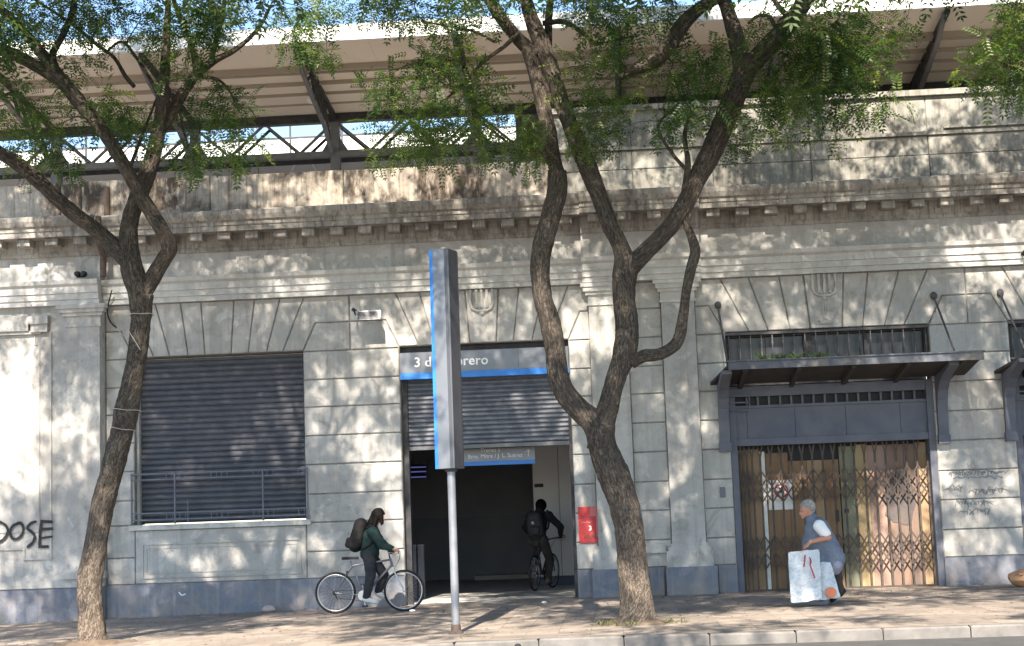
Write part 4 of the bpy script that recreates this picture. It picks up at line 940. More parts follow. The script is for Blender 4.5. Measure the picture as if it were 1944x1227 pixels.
# ------------------------------------------------------------------ figures: overlapping tapered limbs remeshed into one skin
def surface_net(D, org, h):
    """naive surface nets of a signed distance grid: vertices and quads"""
    S = D < 0; nx, ny, nz = D.shape
    cor = [(a, b, c) for a in (0, 1) for b in (0, 1) for c in (0, 1)]
    cell = lambda A, o: A[o[0]:nx - 1 + o[0], o[1]:ny - 1 + o[1], o[2]:nz - 1 + o[2]]
    cnt = sum(cell(S, o).astype(np.int8) for o in cor); act = (cnt > 0) & (cnt < 8); I = np.argwhere(act)
    acc = np.zeros((len(I), 3)); num = np.zeros(len(I))
    val = {o: D[I[:, 0] + o[0], I[:, 1] + o[1], I[:, 2] + o[2]] for o in cor}
    for a in cor:
        for ax in range(3):
            if a[ax]: continue
            b = list(a); b[ax] = 1; b = tuple(b); va, vb = val[a], val[b]; m = (va < 0) != (vb < 0)
            t = np.where(m, va / np.where(m, va - vb, 1), 0); p = np.tile(np.array(a, float), (len(I), 1)); p[:, ax] = t
            acc += p * m[:, None]; num += m
    V = (I + acc / num[:, None]) * h + org
    idx = np.full(act.shape, -1); idx[tuple(I.T)] = np.arange(len(I)); F = []
    for ax in range(3):
        u, w = (ax + 1) % 3, (ax + 2) % 3
        s0 = [slice(None)] * 3; s1 = [slice(None)] * 3; s0[ax] = slice(0, -1); s1[ax] = slice(1, None)
        e = np.argwhere(S[tuple(s0)] != S[tuple(s1)]); e = e[(e[:, u] > 0) & (e[:, w] > 0) & (e[:, u] < D.shape[u] - 1) & (e[:, w] < D.shape[w] - 1)]
        inside = S[tuple(e.T)]
        def at_(du, dw): q = e.copy(); q[:, u] += du; q[:, w] += dw; return idx[tuple(q.T)]
        q = np.stack([at_(-1, -1), at_(0, -1), at_(0, 0), at_(-1, 0)], 1); q[~inside] = q[~inside][:, ::-1]; F.append(q)
    return V, np.vstack(F)

def skin_mesh(name, shapes, mat, parent=None, loc=None, voxel=.012, smooth=3, wrinkle=0.0, blend=.022):
    """one continuous skin over tapered limbs ('c', p, r, q, s) and ellipsoids ('b', centre, radii)"""
    off = np.array(root_loc(parent) if parent else loc, float); lo = np.full(3, 1e9); hi = -lo
    for s in shapes:
        for p, r in ([(s[1], s[2]), (s[3], s[4])] if s[0] == 'c' else [(s[1], max(s[2]))]): lo = np.minimum(lo, np.array(p) - r); hi = np.maximum(hi, np.array(p) + r)
    pad = voxel * 3; lo -= pad; hi += pad; n = np.ceil((hi - lo) / voxel).astype(int) + 1; D = np.full(n, 1.0)
    for s in shapes:
        if s[0] == 'c': a, ra, b, rb = np.array(s[1], float), s[2], np.array(s[3], float), s[4]; l = np.minimum(a - ra, b - rb); u = np.maximum(a + ra, b + rb)
        else: a, ra = np.array(s[1], float), np.array(s[2], float); l = a - ra; u = a + ra
        mg = .05; i0 = np.clip(((l - mg - lo) / voxel).astype(int), 0, n - 1); i1 = np.clip(((u + mg - lo) / voxel).astype(int) + 2, 1, n)
        sl = tuple(slice(p, q) for p, q in zip(i0, i1)); g = np.stack(np.meshgrid(*[lo[k] + np.arange(i0[k], i1[k]) * voxel for k in range(3)], indexing='ij'), -1)
        if s[0] == 'c':
            ab = b - a; L2 = max(ab @ ab, 1e-8); t = np.clip(((g - a) @ ab) / L2, 0, 1); dd = np.linalg.norm(g - a - t[..., None] * ab, axis=-1) - (ra + (rb - ra) * t)
        else:
            q = np.linalg.norm((g - a) / ra, axis=-1); dd = (q - 1) * ra.min()
        o = D[sl]; k = min(blend, 2.2 * (min(ra, rb) if s[0] == 'c' else ra.min())) ; hh = np.clip(.5 + .5 * (o - dd) / k, 0, 1); D[sl] = o + (dd - o) * hh - k * hh * (1 - hh)
    V, F = surface_net(D, lo, voxel)
    for it in range(max(1, smooth - 1)):
        A = np.zeros_like(V); c = np.zeros(len(V))
        for k in range(4): np.add.at(A, F[:, k], V[F[:, (k + 1) % 4]] + V[F[:, k - 1]]); np.add.at(c, F[:, k], 2)
        V = V * .5 + .5 * A / c[:, None]
    me = bpy.data.meshes.new(name); me.from_pydata((V - off).tolist(), [], F.tolist()); me.update()
    if wrinkle:
        N = np.empty(len(V) * 3); me.vertices.foreach_get('normal', N); N = N.reshape(-1, 3); Q = V - off
        d = np.array([mnoise.noise(Vector((c[0] * 9, c[1] * 9, c[2] * 14))) + .5 * mnoise.noise(Vector((c[0] * 22, c[1] * 22, c[2] * 30))) for c in Q])
        me.vertices.foreach_set('co', (Q + N * (d * wrinkle)[:, None]).ravel()); me.update()
    me.polygons.foreach_set('use_smooth', [True] * len(me.polygons)); me.materials.append(M[mat])
    o = bpy.data.objects.new(name, me); COL.objects.link(o)
    if parent: o.parent = parent
    else: o.location = loc
    return o

def hand(wrist, direction, palm_n, thumb_side, curl=0.9):
    """palm and five unequal bent fingers; returns capsules"""
    d = Vector(direction).normalized(); n = Vector(palm_n).normalized(); s = d.cross(n).normalized(); w = Vector(wrist); out = []
    palm = w + d * .05
    for k in (-1, -.33, .33, 1): out.append(('c', w + s * .018 * k, .016, w + d * .085 + s * .030 * k, .013))
    for k, ln in ((-1, .055), (-.33, .068), (.33, .074), (1, .066)):
        b = w + d * .088 + s * .029 * k; a = b + (d * math.cos(curl * .5) + n * math.sin(curl * .5)) * ln * .5; e = a + (d * math.cos(curl * 1.6) + n * math.sin(curl * 1.6)) * ln * .55
        out += [('c', b, .0095, a, .009), ('c', a, .009, e, .0075)]
    b = w + d * .03 + s * .026 * thumb_side; a = b + (d * .6 + s * thumb_side * .7 + n * .3).normalized() * .042; e = a + (d * .8 + n * .6).normalized() * .034
    out += [('c', b, .012, a, .0105), ('c', a, .0105, e, .008)]
    return out

def face(head_c, fwd, r=.095):
    """nose, brow, chin and ears added to a head"""
    f = Vector(fwd).normalized(); u = Vector((0, 0, 1)); s = f.cross(u).normalized(); c = Vector(head_c)
    o = [('b', c, (r * .86, r * .86, r * 1.12)), ('c', c + f * r * .45 - u * r * .55, r * .50, c + f * r * .62 - u * r * .85, r * .30), ('c', c + f * r * .80 + u * r * .10, .013, c + f * r * 1.08 - u * r * .22, .015),
         ('c', c + f * r * .74 - s * .03 + u * r * .22, .014, c + f * r * .74 + s * .03 + u * r * .22, .014), ('c', c + f * r * .84 - u * r * .52 - s * .018, .009, c + f * r * .84 - u * r * .52 + s * .018, .009)]
    for k in (-1, 1): o.append(('c', c + s * k * r * .86 + u * .012, .013, c + s * k * r * .88 - u * .028, .010))
    return o

def eyes(head_c, fwd, parent, r=.095):
    f = Vector(fwd).normalized(); u = Vector((0, 0, 1)); s = f.cross(u).normalized(); c = Vector(head_c)
    for k in (-1, 1):
        m = MB(); m.ball(c + f * r * .80 + s * k * .030 + u * .004, .012, 10, 7); m.build('eye', 'black_paint', parent, smooth=True)

# --- person standing on the pedals of the first bicycle
BY = -1.60; r_hub = at(637, 1126, BY); BZ = ground_z(-4.5) + .004
bike1 = bicycle('silver bicycle in profile under the person with black backpack', (r_hub.x, BY, BZ), 0.0, 'bike_frame_grey', steer=.05, crank=-1.35)
def J(px, py, dy=0.0): return at(px, py, BY + dy)
hipc = J(702, 1052); chest = J(705, 1018); neck = J(709, 1003); head = J(719, 980); fw = Vector((.96, -.05, -.20))
shN, shF = J(707, 1010, -.19), J(710, 1010, .19); elN, elF = J(725, 1035, -.27), J(728, 1034, .27); wrN, wrF = J(743, 1042, -.27), J(744, 1041, .27)
hN, hF = J(700, 1055, -.09), J(703, 1055, .09); kN, kF = J(704, 1092, -.11), J(728, 1090, .11); aN, aF = J(696, 1135, -.12), J(719, 1124, .12)
bikeR = Vector((r_hub.x, BY, BZ))
base_loc = Vector((hipc.x, BY, BZ))
body = [('c', hipc, .125, chest, .13), ('c', shN, .07, shF, .07), ('c', chest, .13, neck, .06), ('c', neck, .05, head, .05),
        ('c', shN, .055, elN, .042), ('c', elN, .040, wrN, .028), ('c', shF, .055, elF, .042), ('c', elF, .040, wrF, .028),
        ('c', hN, .085, kN, .060), ('c', kN, .058, aN, .040), ('c', hF, .085, kF, .060), ('c', kF, .058, aF, .040)]
toeN, toeF = J(713, 1142, -.12), J(733, 1134, .12)
body += [('c', aN, .038, toeN, .03), ('c', aF, .038, toeF, .03)]
body += face(head, fw); body += hand(wrN, (.8, .1, -.25), (0.2, 0, -1), 1, 1.2) + hand(wrF, (.8, -.1, -.25), (0.2, 0, -1), -1, 1.2)
p1 = set_props(skin_mesh('person', body, 'skin', loc=base_loc, voxel=.009), 'person in dark green jacket and jeans standing over the silver bicycle', 'person')
eyes(head, fw, p1)
up = Vector((0, 0, 1))
skin_mesh('jacket', [('c', hipc + up * .02, .150, chest, .160), ('b', hipc + up * .0, (.155, .185, .10)), ('c', shN, .088, shF, .088), ('c', chest, .165, neck - up * .03, .085), ('c', neck - up * .03, .07, neck + up * .015, .06),
    ('c', shN, .080, elN, .064), ('c', elN, .064, wrN, .046), ('c', shF, .080, elF, .064), ('c', elF, .064, wrF, .046)], 'cloth_green', p1, wrinkle=.008)
skin_mesh('trousers', [('c', hipc - up * .03, .130, hipc, .130), ('c', hN, .105, kN, .080), ('c', kN, .080, aN + up * .02, .066), ('c', hF, .105, kF, .080), ('c', kF, .080, aF + up * .02, .066), ('c', hN, .10, hF, .10)], 'cloth_jeans', p1, wrinkle=.008)
for a, tp in ((aN, toeN), (aF, toeF)):
    d = (tp - a); skin_mesh('shoe', [('c', a - d * .25 - up * .035, .040, tp - up * .012, .034), ('c', a - up * .0, .046, a - up * .03, .046), ('c', a - up * .02, .045, tp, .035)], 'shoe_white', p1, voxel=.008)
skin_mesh('hair', [('b', head - fw * .018 + up * .022, (.098, .096, .108)), ('c', head - fw * .05, .085, neck - fw * .09 - up * .02, .055), ('c', head - fw * .02 + Vector((0, -.06, 0)), .05, neck + Vector((0.01, -.085, -.02)), .035), ('c', head - fw * .02 + Vector((0, .06, 0)), .05, neck + Vector((0.01, .085, -.02)), .035),
    ('c', head + fw * .04 + Vector((0, -.075, 0.0)), .026, head + fw * .055 + Vector((0, -.075, -.13)), .016), ('c', head + up * .09 + fw * .03, .045, head + up * .055 + fw * .085, .028), ('c', head + fw * .05 + Vector((0, -.07, .04)), .034, head + fw * .075 + Vector((0, -.06, -.10)), .020)], 'hair_black', p1, voxel=.010, wrinkle=.004)

def backpack(label, c, back, w, h, d, mat, tilt, straps):
    """soft pack: main bag, front pocket, top handle, two straps; back = unit vector pointing away from the wearer"""
    b = Vector(back).normalized(); u = (Vector((0, 0, 1)) + b * tilt).normalized(); s = b.cross(u).normalized(); c = Vector(c)
    sh = []
    for i in (-1, 1):
        for k in (-1, 1): sh += [('c', c + s * i * (w / 2 - .07) + u * (-h / 2 + .08) + b * k * (d / 2 - .07), .075, c + s * i * (w / 2 - .08) + u * (h / 2 - .08) + b * k * (d / 2 - .085), .07)]
    for q in (-.5, -.15, .2, .5): sh.append(('b', c + u * h * q * .7, (w * .48 if abs(s.x) > .5 else d * .5, w * .48 if abs(s.y) > .5 else d * .5, .12)))
    o = set_props(skin_mesh('backpack', sh, mat, loc=c, voxel=.011, smooth=2, wrinkle=.004), label, 'backpack')
    skin_mesh('front_pocket', [('c', c + b * (d / 2 + .0) + s * (-w / 2 + .09) - u * h * .16, .055, c + b * (d / 2) + s * (w / 2 - .09) - u * h * .16, .055), ('c', c + b * (d / 2) + s * (-w / 2 + .10) - u * h * .30, .055, c + b * (d / 2) + s * (w / 2 - .10) - u * h * .30, .055)], mat, o, voxel=.010)
    m = MB(); m.tube(catmull([c + u * (h / 2 - .02) + s * .04, c + u * (h / 2 + .04) + s * .02, c + u * (h / 2 + .04) - s * .02, c + u * (h / 2 - .02) - s * .04], .02), .010, 6); m.build('handle', mat, o)
    m = MB(); q = c + b * (d / 2 + .058) + u * .05; m.add([q - s * .03 - u * .02, q + s * .03 - u * .02, q + s * .018 + u * .035, q - s * .018 + u * .035], [(0, 1, 2, 3)]); m.build('emblem', 'emblem_grey', o)
    for st in straps:
        m = MB(); m.tube(catmull(st, .03), .020, 7); m.build('strap', mat, o, smooth=True)
    return o
pc = J(680, 1016)
backpack('black backpack worn by the person over the silver bicycle', pc, (-1, 0, -.12), .34, .47, .23, 'pack_dark', -.32,
    [[shN + Vector((-.10, -.0, .06)), shN + Vector((0, -.02, .095)), shN + Vector((.07, .02, -.04)), chest + Vector((-.02, -.17, -.14)), chest + Vector((-.14, -.13, -.20))], [shF + Vector((-.10, 0, .06)), shF + Vector((0, .02, .095)), shF + Vector((.07, -.02, -.04)), chest + Vector((-.02, .17, -.14)), chest + Vector((-.14, .13, -.20))]])

# --- rider seen from behind inside the entrance
RY = 2.9; rc = at(1016, 1120, RY); RZ = HZ + .006
head2 = math.radians(75)
bike2 = bicycle('dark bicycle seen from behind in the entrance', (rc.x, RY, RZ), head2, 'bike_frame_dark', rim_mat='bike_silver', steer=-.10, crank=-1.45, dark=True)
hd = Vector((math.cos(head2), math.sin(head2), 0)); sd = Vector((math.sin(head2), -math.cos(head2), 0)); B0 = Vector((rc.x, RY, RZ))
def K(f, s, z): return B0 + hd * f + sd * s + up * z
hip2 = K(.25, 0, .97); chest2 = K(.42, -.0, 1.34); neck2 = K(.47, 0, 1.47); head_2 = K(.51, .02, 1.59)
sR, sL = K(.45, .19, 1.40), K(.45, -.19, 1.40); eR, eL = K(.62, .36, 1.18), K(.62, -.36, 1.18); wR, wL = K(.84, .285, 1.02), K(.84, -.285, 1.02)
hR, hL = K(.26, .10, .95), K(.26, -.10, .95)
ar_ = -1.45; pR = K(.46 + .17 * math.cos(ar_), .13, .28 + .17 * math.sin(ar_)); pL = K(.46 + .17 * math.cos(ar_ + PI), -.13, .28 + .17 * math.sin(ar_ + PI))
aR, aL = pR + up * .10 - hd * .05, pL + up * .10 - hd * .05
kR, kL = K(.56, .14, .56), K(.74, -.14, .80)
tR, tL = pR + hd * .10 + up * .045, pL + hd * .10 + up * .045
body = [('c', hip2, .125, chest2, .13), ('c', sR, .07, sL, .07), ('c', chest2, .12, neck2, .06), ('c', neck2, .05, head_2, .05), ('c', sR, .055, eR, .042), ('c', eR, .040, wR, .028), ('c', sL, .055, eL, .042), ('c', eL, .040, wL, .028),
        ('c', hR, .09, kR, .062), ('c', kR, .058, aR, .040), ('c', hL, .09, kL, .062), ('c', kL, .058, aL, .040), ('c', aR, .038, tR, .03), ('c', aL, .038, tL, .03)]
body += face(head_2, hd) + hand(wR, hd * .5 + sd * .2 - up * .1, -up, -1, 1.6) + hand(wL, hd * .5 - sd * .2 - up * .1, -up, 1, 1.6)
p2 = set_props(skin_mesh('person', body, 'skin', loc=(hip2.x, hip2.y, RZ), voxel=.009), 'cyclist in black clothes seen from behind riding into the entrance', 'person'); eyes(head_2, hd, p2)
skin_mesh('jacket', [('c', hip2 + up * .02, .150, chest2, .165), ('c', sR, .088, sL, .088), ('c', chest2, .16, neck2 - up * .02, .085), ('c', neck2 - up * .02, .09, neck2 + up * .03 - hd * .03, .085), ('c', sR, .080, eR, .064), ('c', eR, .064, wR, .044), ('c', sL, .080, eL, .064), ('c', eL, .064, wL, .044)], 'cloth_black', p2, wrinkle=.007)
skin_mesh('trousers', [('c', hip2 - up * .02, .14, hip2, .14), ('c', hR, .105, kR, .080), ('c', kR, .080, aR, .062), ('c', hL, .105, kL, .080), ('c', kL, .080, aL, .062), ('c', hR, .11, hL, .11)], 'cloth_charcoal', p2, wrinkle=.007)
for a, tp in ((aR, tR), (aL, tL)):
    d = tp - a; d.z = 0; skin_mesh('shoe', [('c', a - d * .3 - up * .03, .040, tp, .034), ('c', a, .045, a - up * .03, .045)], 'shoe_brown', p2, voxel=.008)
skin_mesh('hair', [('b', head_2 - hd * .018 + up * .02, (.112, .112, .120)), ('c', head_2 - hd * .05, .080, head_2 - hd * .05 - up * .10, .06)], 'hair_black', p2, wrinkle=.004)
pk = chest2 - hd * .27 - up * .10
o = backpack('dark backpack with a pale tag on the cyclist in the entrance', pk, -hd - up * .1, .30, .44, .16, 'pack_grey', .30, [[sR - hd * .12 + up * .04, sR + up * .10 - sd * .03, sR + hd * .08 - up * .05 - sd * .03, chest2 + sd * .17 - up * .16, chest2 + sd * .14 - hd * .14 - up * .22], [sL - hd * .12 + up * .04, sL + up * .10 + sd * .03, sL + hd * .08 - up * .05 + sd * .03, chest2 - sd * .17 - up * .16, chest2 - sd * .14 - hd * .14 - up * .22]])

# --- grey-haired person bent forward with two large bags, walking left
MY = -3.85; MZ = ground_z(3.0)
def K3(px, py, dy=0.0): return at(px, py, MY + dy)
fw3 = Vector((-.93, -.12, -.38)); hd3 = K3(1531, 967); nk3 = K3(1541, 985); ch3 = K3(1551, 1005); hp3 = K3(1576, 1052)
sN3, sF3 = K3(1555, 1000, -.17), K3(1548, 998, .18); eN3, eF3 = K3(1572, 1020, -.24), K3(1556, 1030, .24); wN3, wF3 = K3(1538, 1029, -.34), K3(1528, 1042, .18)
hN3, hF3 = K3(1572, 1058, -.09), K3(1578, 1058, .09); kN3, kF3 = K3(1556, 1098, -.09), K3(1588, 1095, .10)
aN3 = Vector((K3(1560, 1140, -.08).x, MY - .08, MZ + .10)); aF3 = Vector((K3(1594, 1120, .10).x, MY + .10, MZ + .19)); tN3 = aN3 + Vector((-.17, 0, -.06)); tF3 = aF3 + Vector((-.12, 0, -.13))
body = [('c', hp3, .115, ch3, .135), ('c', sN3, .07, sF3, .07), ('c', ch3, .13, nk3, .06), ('c', nk3, .055, hd3, .055), ('c', sN3, .058, eN3, .047), ('c', eN3, .046, wN3, .031), ('c', sF3, .055, eF3, .045), ('c', eF3, .044, wF3, .030),
        ('c', hN3, .078, kN3, .064), ('c', kN3, .060, aN3, .042), ('c', hF3, .078, kF3, .064), ('c', kF3, .060, aF3, .042), ('c', aN3, .038, tN3, .03), ('c', aF3, .038, tF3, .03)]
body += face(hd3, fw3, .10) + hand(wN3, (-.75, -.05, -.55), (-.2, 0.1, -1), 1, 1.5) + hand(wF3, (-.6, 0, -.8), (-.2, -.1, -1), -1, 1.5)
p3 = set_props(skin_mesh('person', body, 'skin_ruddy', loc=(hp3.x, MY, MZ), voxel=.009), 'grey-haired person in blue-grey vest bent forward carrying large white bags', 'person'); eyes(hd3, fw3, p3, .10)
skin_mesh('vest', [('c', hp3 + Vector((.0, 0, .0)), .180, ch3, .185), ('b', K3(1548, 1030), (.20, .20, .20)), ('c', sN3 + Vector((0, .03, 0)), .095, sF3 - Vector((0, .03, 0)), .095), ('c', ch3, .175, nk3 - up * .02, .09), ('c', nk3 - up * .01, .08, nk3 + up * .02, .075), ('c', hp3 + Vector((.05, 0, -.05)), .165, hp3 + Vector((-.10, 0, 0)), .16), ('c', hp3 + Vector((-.14, -.04, -.12)), .15, hp3 + Vector((.02, -.03, -.12)), .17)], 'cloth_vest', p3, wrinkle=.014)
skin_mesh('sleeve', [('c', sN3 + Vector((.0, -.02, .01)), .090, sN3.lerp(eN3, .68), .082)], 'cloth_white', p3, wrinkle=.006); skin_mesh('sleeve', [('c', sF3, .085, sF3.lerp(eF3, .65), .078)], 'cloth_white', p3, wrinkle=.006)
skin_mesh('shirt_hem', [('c', hp3 + Vector((.05, -.10, -.15)), .105, hp3 + Vector((.05, .10, -.15)), .105), ('c', hp3 + Vector((-.10, -.08, -.20)), .10, hp3 + Vector((.04, -.06, -.19)), .11)], 'cloth_lilac', p3, wrinkle=.008)
skin_mesh('trousers', [('c', hp3 - up * .10, .13, hp3, .12), ('c', hN3.lerp(kN3, .2), .10, kN3, .085), ('c', kN3, .085, aN3, .066), ('c', hF3.lerp(kF3, .2), .10, kF3, .085), ('c', kF3, .085, aF3, .066)], 'cloth_charcoal', p3, wrinkle=.008)
skin_mesh('shoe', [('c', aN3 - Vector((-.05, 0, .055)), .042, tN3, .036), ('c', aN3, .05, aN3 - up * .04, .05)], 'cloth_lilac', p3, voxel=.008); skin_mesh('shoe', [('c', aF3 - Vector((-.05, 0, .0)), .042, tF3, .036), ('c', aF3, .05, aF3 - up * .04, .05)], 'cloth_black', p3, voxel=.008)
skin_mesh('hair', [('b', hd3 - fw3 * .03 + up * .034, (.104, .100, .098)), ('c', hd3 - fw3 * .055, .085, hd3 - fw3 * .07 - up * .05, .06), ('c', hd3 + up * .085, .05, hd3 + up * .075 + fw3 * .06, .035)], 'hair_grey', p3, wrinkle=.008)
m = MB(); m.tube([wN3 + Vector((.035 * math.cos(k * PI / 6) * .4, .035 * math.sin(k * PI / 6), .035 * math.cos(k * PI / 6))) for k in range(13)], .006, 5); m.build('bracelet', 'rail_white', p3)

def carry_bag(label, corners, Y, thick, mat, print_dot=None, strap_to=None):
    """soft-sided rectangular bag; corners are its four front corners, clockwise from top left"""
    c = [at(x, y, Y) for x, y in corners]; n = 19; m = MB(); vs = []; ctr = sum(c, Vector()) / 4
    for side in (-1, 1):
        for j in range(n):
            for i in range(n):
                u, v = i / (n - 1), j / (n - 1); p = c[0].lerp(c[1], u).lerp(c[3].lerp(c[2], u), v)
                bul = (math.sin(PI * min(max(u, .02), .98)) ** .35) * (.35 + .65 * min(1, v * 1.6)) * (1 if v < .9 else .92)
                rnd = 1 - .025 * max(0, abs(2 * u - 1) ** 6) * abs(2 * v - 1) ** 6
                p = ctr + (p - ctr) * rnd
                fold = abs(mnoise.noise(Vector((p.x * 6, side * 3.1, p.z * 9)))) * .055 + abs(mnoise.noise(Vector((p.x * 15 + p.z * 9, side * 1.1, p.z * 13)))) * .022
                p = p + Vector((.014 * mnoise.noise(Vector((p.z * 8, 2.3, side))), side * (thick / 2 * bul - fold), .016 * mnoise.noise(Vector((p.x * 11, 1.3, 2 * v))))); vs.append(p)
    N = n * n; fs = []
    for k in range(2):
        for j in range(n - 1):
            for i in range(n - 1): q = k * N + j * n + i; fs.append((q, q + 1, q + n + 1, q + n))
    for i in range(n - 1):
        fs += [(i, N + i, N + i + 1, i + 1), (N - n + i, N - n + i + 1, 2 * N - n + i + 1, 2 * N - n + i), (i * n, (i + 1) * n, N + (i + 1) * n, N + i * n), (i * n + n - 1, N + i * n + n - 1, N + (i + 1) * n + n - 1, (i + 1) * n + n - 1)]
    m.add(vs, fs); loc = Vector((ctr.x, Y, min(p.z for p in c))); o = set_props(m.build('carrier_bag', mat, None, smooth='auto', loc=loc), label, 'bag', 'large white carrier bags')
    if print_dot:
        q = at(*print_dot, Y - thick / 2 - .03); m = MB(); m.lathe([(.075, -.004), (.075, 0.02)], q, 'Y', 24); m.build('printed_dot', 'orange_print', o)
    for st in strap_to or []:
        m = MB(); m.tube(catmull(st, .04), .011, 6); m.build('strap', 'strap_red', o)
    return o
g3 = wN3 + Vector((-.08, -.02, -.085))
carry_bag('tall pale carrier bag nearer the front held by the bent person', [(1496, 1049), (1556, 1043), (1560, 1138), (1502, 1145)], MY - .42, .17, 'bag_print', None,
    [[g3, g3 + Vector((-.02, -.10, -.12)), at(1526, 1076, MY - .53)], [g3, g3 + Vector((.06, -.11, -.18)), at(1538, 1072, MY - .53), at(1547, 1098, MY - .54)]])
carry_bag('pale blue printed carrier bag with an orange dot beside the white bag', [(1538, 1070), (1577, 1066), (1595, 1133), (1548, 1141)], MY - .24, .20, 'bag_print', (1578, 1125), [[g3 + Vector((.03, .1, -.03)), at(1550, 1058, MY - .25), at(1556, 1072, MY - .25)]])

# ------------------------------------------------------------------ trees
def limb_points(seq, Y):
    out = []
    for q in seq:
        dy = q[3] if len(q) > 3 else 0.0
        p = at(q[0], q[1], Y + dy); d = (Y + dy + 27.0); out.append((p.x, p.y, p.z, q[2] * 0.465 * d / FOCAL))
    return np.array(out)

def bark_tube(mb, P, sides, amp):
    """lumpy tube along P (x, y, z, radius)"""
    n = len(P); pts = [Vector(p[:3]) for p in P]; a = Vector((1, 0.2, 0)); vs = []; uv = []; L = 0.0
    ph = random.uniform(0, 50)
    for i in range(n):
        t = (pts[min(i + 1, n - 1)] - pts[max(i - 1, 0)]).normalized(); a = (a - t * a.dot(t)).normalized(); b = t.cross(a)
        if i: L += (pts[i] - pts[i - 1]).length
        r = P[i][3]
        for k in range(sides + 1):
            an = 2 * PI * (k % sides) / sides
            lump = mnoise.noise(Vector((math.cos(an) * 0.9, math.sin(an) * 0.9, L * 1.6 + ph))) * 0.16
            rid = mnoise.noise(Vector((math.cos(an) * 4.5, math.sin(an) * 4.5, L * 4.5 + ph))) * 0.11 + mnoise.noise(Vector((math.cos(an) * 9, math.sin(an) * 9, L * 12 + ph))) * 0.06
            rr = r * (1 + (lump + rid) * amp)
            vs.append(pts[i] + (a * math.cos(an) + b * math.sin(an)) * rr); uv.append((k / sides * max(r, .03) / .15, L + ph))
    m = sides + 1; fs = []
    for i in range(n - 1):
        for k in range(sides): fs.append((i * m + k, i * m + k + 1, (i + 1) * m + k + 1, (i + 1) * m + k))
    fs.append(tuple(reversed(range(sides)))); fs.append(tuple((n - 1) * m + k for k in range(sides)))
    mb.add(vs, fs, uv)

# leaf frond: a stalk with pairs of small pointed leaflets
def frond_template(pairs=6, L=0.23):
    v = []; f = []
    def leaflet(o, d, ln, wd):
        d = d / np.linalg.norm(d); s = np.cross(d, [0, 0, 1.0]); s /= np.linalg.norm(s); n = len(v)
        v.extend([o, o + d * ln * .45 + s * wd / 2 + np.array([0, 0, .004]), o + d * ln, o + d * ln * .45 - s * wd / 2 + np.array([0, 0, .004])]); f.append((n, n + 1, n + 2, n + 3))
    for i in range(pairs):
        x = L * (0.15 + 0.8 * i / (pairs - 1)); z = -0.35 * x * x / L
        for s in (-1, 1): leaflet(np.array([x, 0, z]), np.array([0.55, s * 1.0, -0.25 + .1 * (i % 2)]), 0.060, 0.023)
    leaflet(np.array([L * .95, 0, -.3 * L]), np.array([1, 0, -.6]), 0.060, 0.023)
    return np.array(v), np.array(f)
FV, FF = frond_template()
# gaps cut in the crowns to let sun fall on these spots of the front: (px, py, rx, ry, share of leaves left)
LIT = [(30, 800, 95, 120, .03), (640, 365, 85, 42, .10), (1125, 610, 60, 75, .06), (1215, 335, 50, 32, .2), (1850, 480, 90, 28, .2), (430, 500, 60, 30, .3), (620, 560, 90, 20, .3), (60, 690, 50, 50, .4), (150, 440, 60, 16, .5), (900, 460, 60, 20, .5),
       (135, 815, 40, 42, .2), (150, 735, 26, 22, .3), (320, 1062, 50, 36, .08), (400, 1058, 46, 36, .08), (455, 1035, 26, 46, .1), (532, 1052, 26, 36, .1), (305, 1140, 30, 20, .15), (395, 1130, 40, 18, .15), (445, 1145, 20, 18, .15), (640, 720, 46, 34, .2), (690, 790, 30, 26, .15), (705, 880, 46, 40, .15), (735, 960, 20, 30, .2), (610, 1040, 34, 26, .2), (520, 715, 16, 16, .15), (460, 820, 40, 28, .2), (560, 850, 24, 40, .2), (350, 870, 30, 22, .2), (310, 860, 22, 16, .2), (420, 960, 26, 20, .3),
       (1240, 605, 24, 30, .1), (1245, 760, 24, 22, .15), (1300, 830, 16, 26, .15), (1292, 920, 30, 60, .12), (1150, 955, 16, 60, .12), (1375, 1010, 20, 30, .2), (1110, 880, 20, 50, .3), (1690, 1085, 150, 42, .10), (1840, 1030, 70, 36, .15), (1900, 1085, 40, 20, .2), (1460, 1090, 20, 30, .3), (1480, 590, 40, 24, .3), (1395, 590, 18, 36, .25), (1820, 740, 50, 26, .4), (1690, 960, 36, 40, .4), (950, 800, 30, 20, .3), (1000, 780, 24, 24, .3), (800, 800, 24, 40, .4), (1330, 1060, 40, 16, .3), (870, 1120, 120, 14, .3)]
TRUNK_Y = -6.1
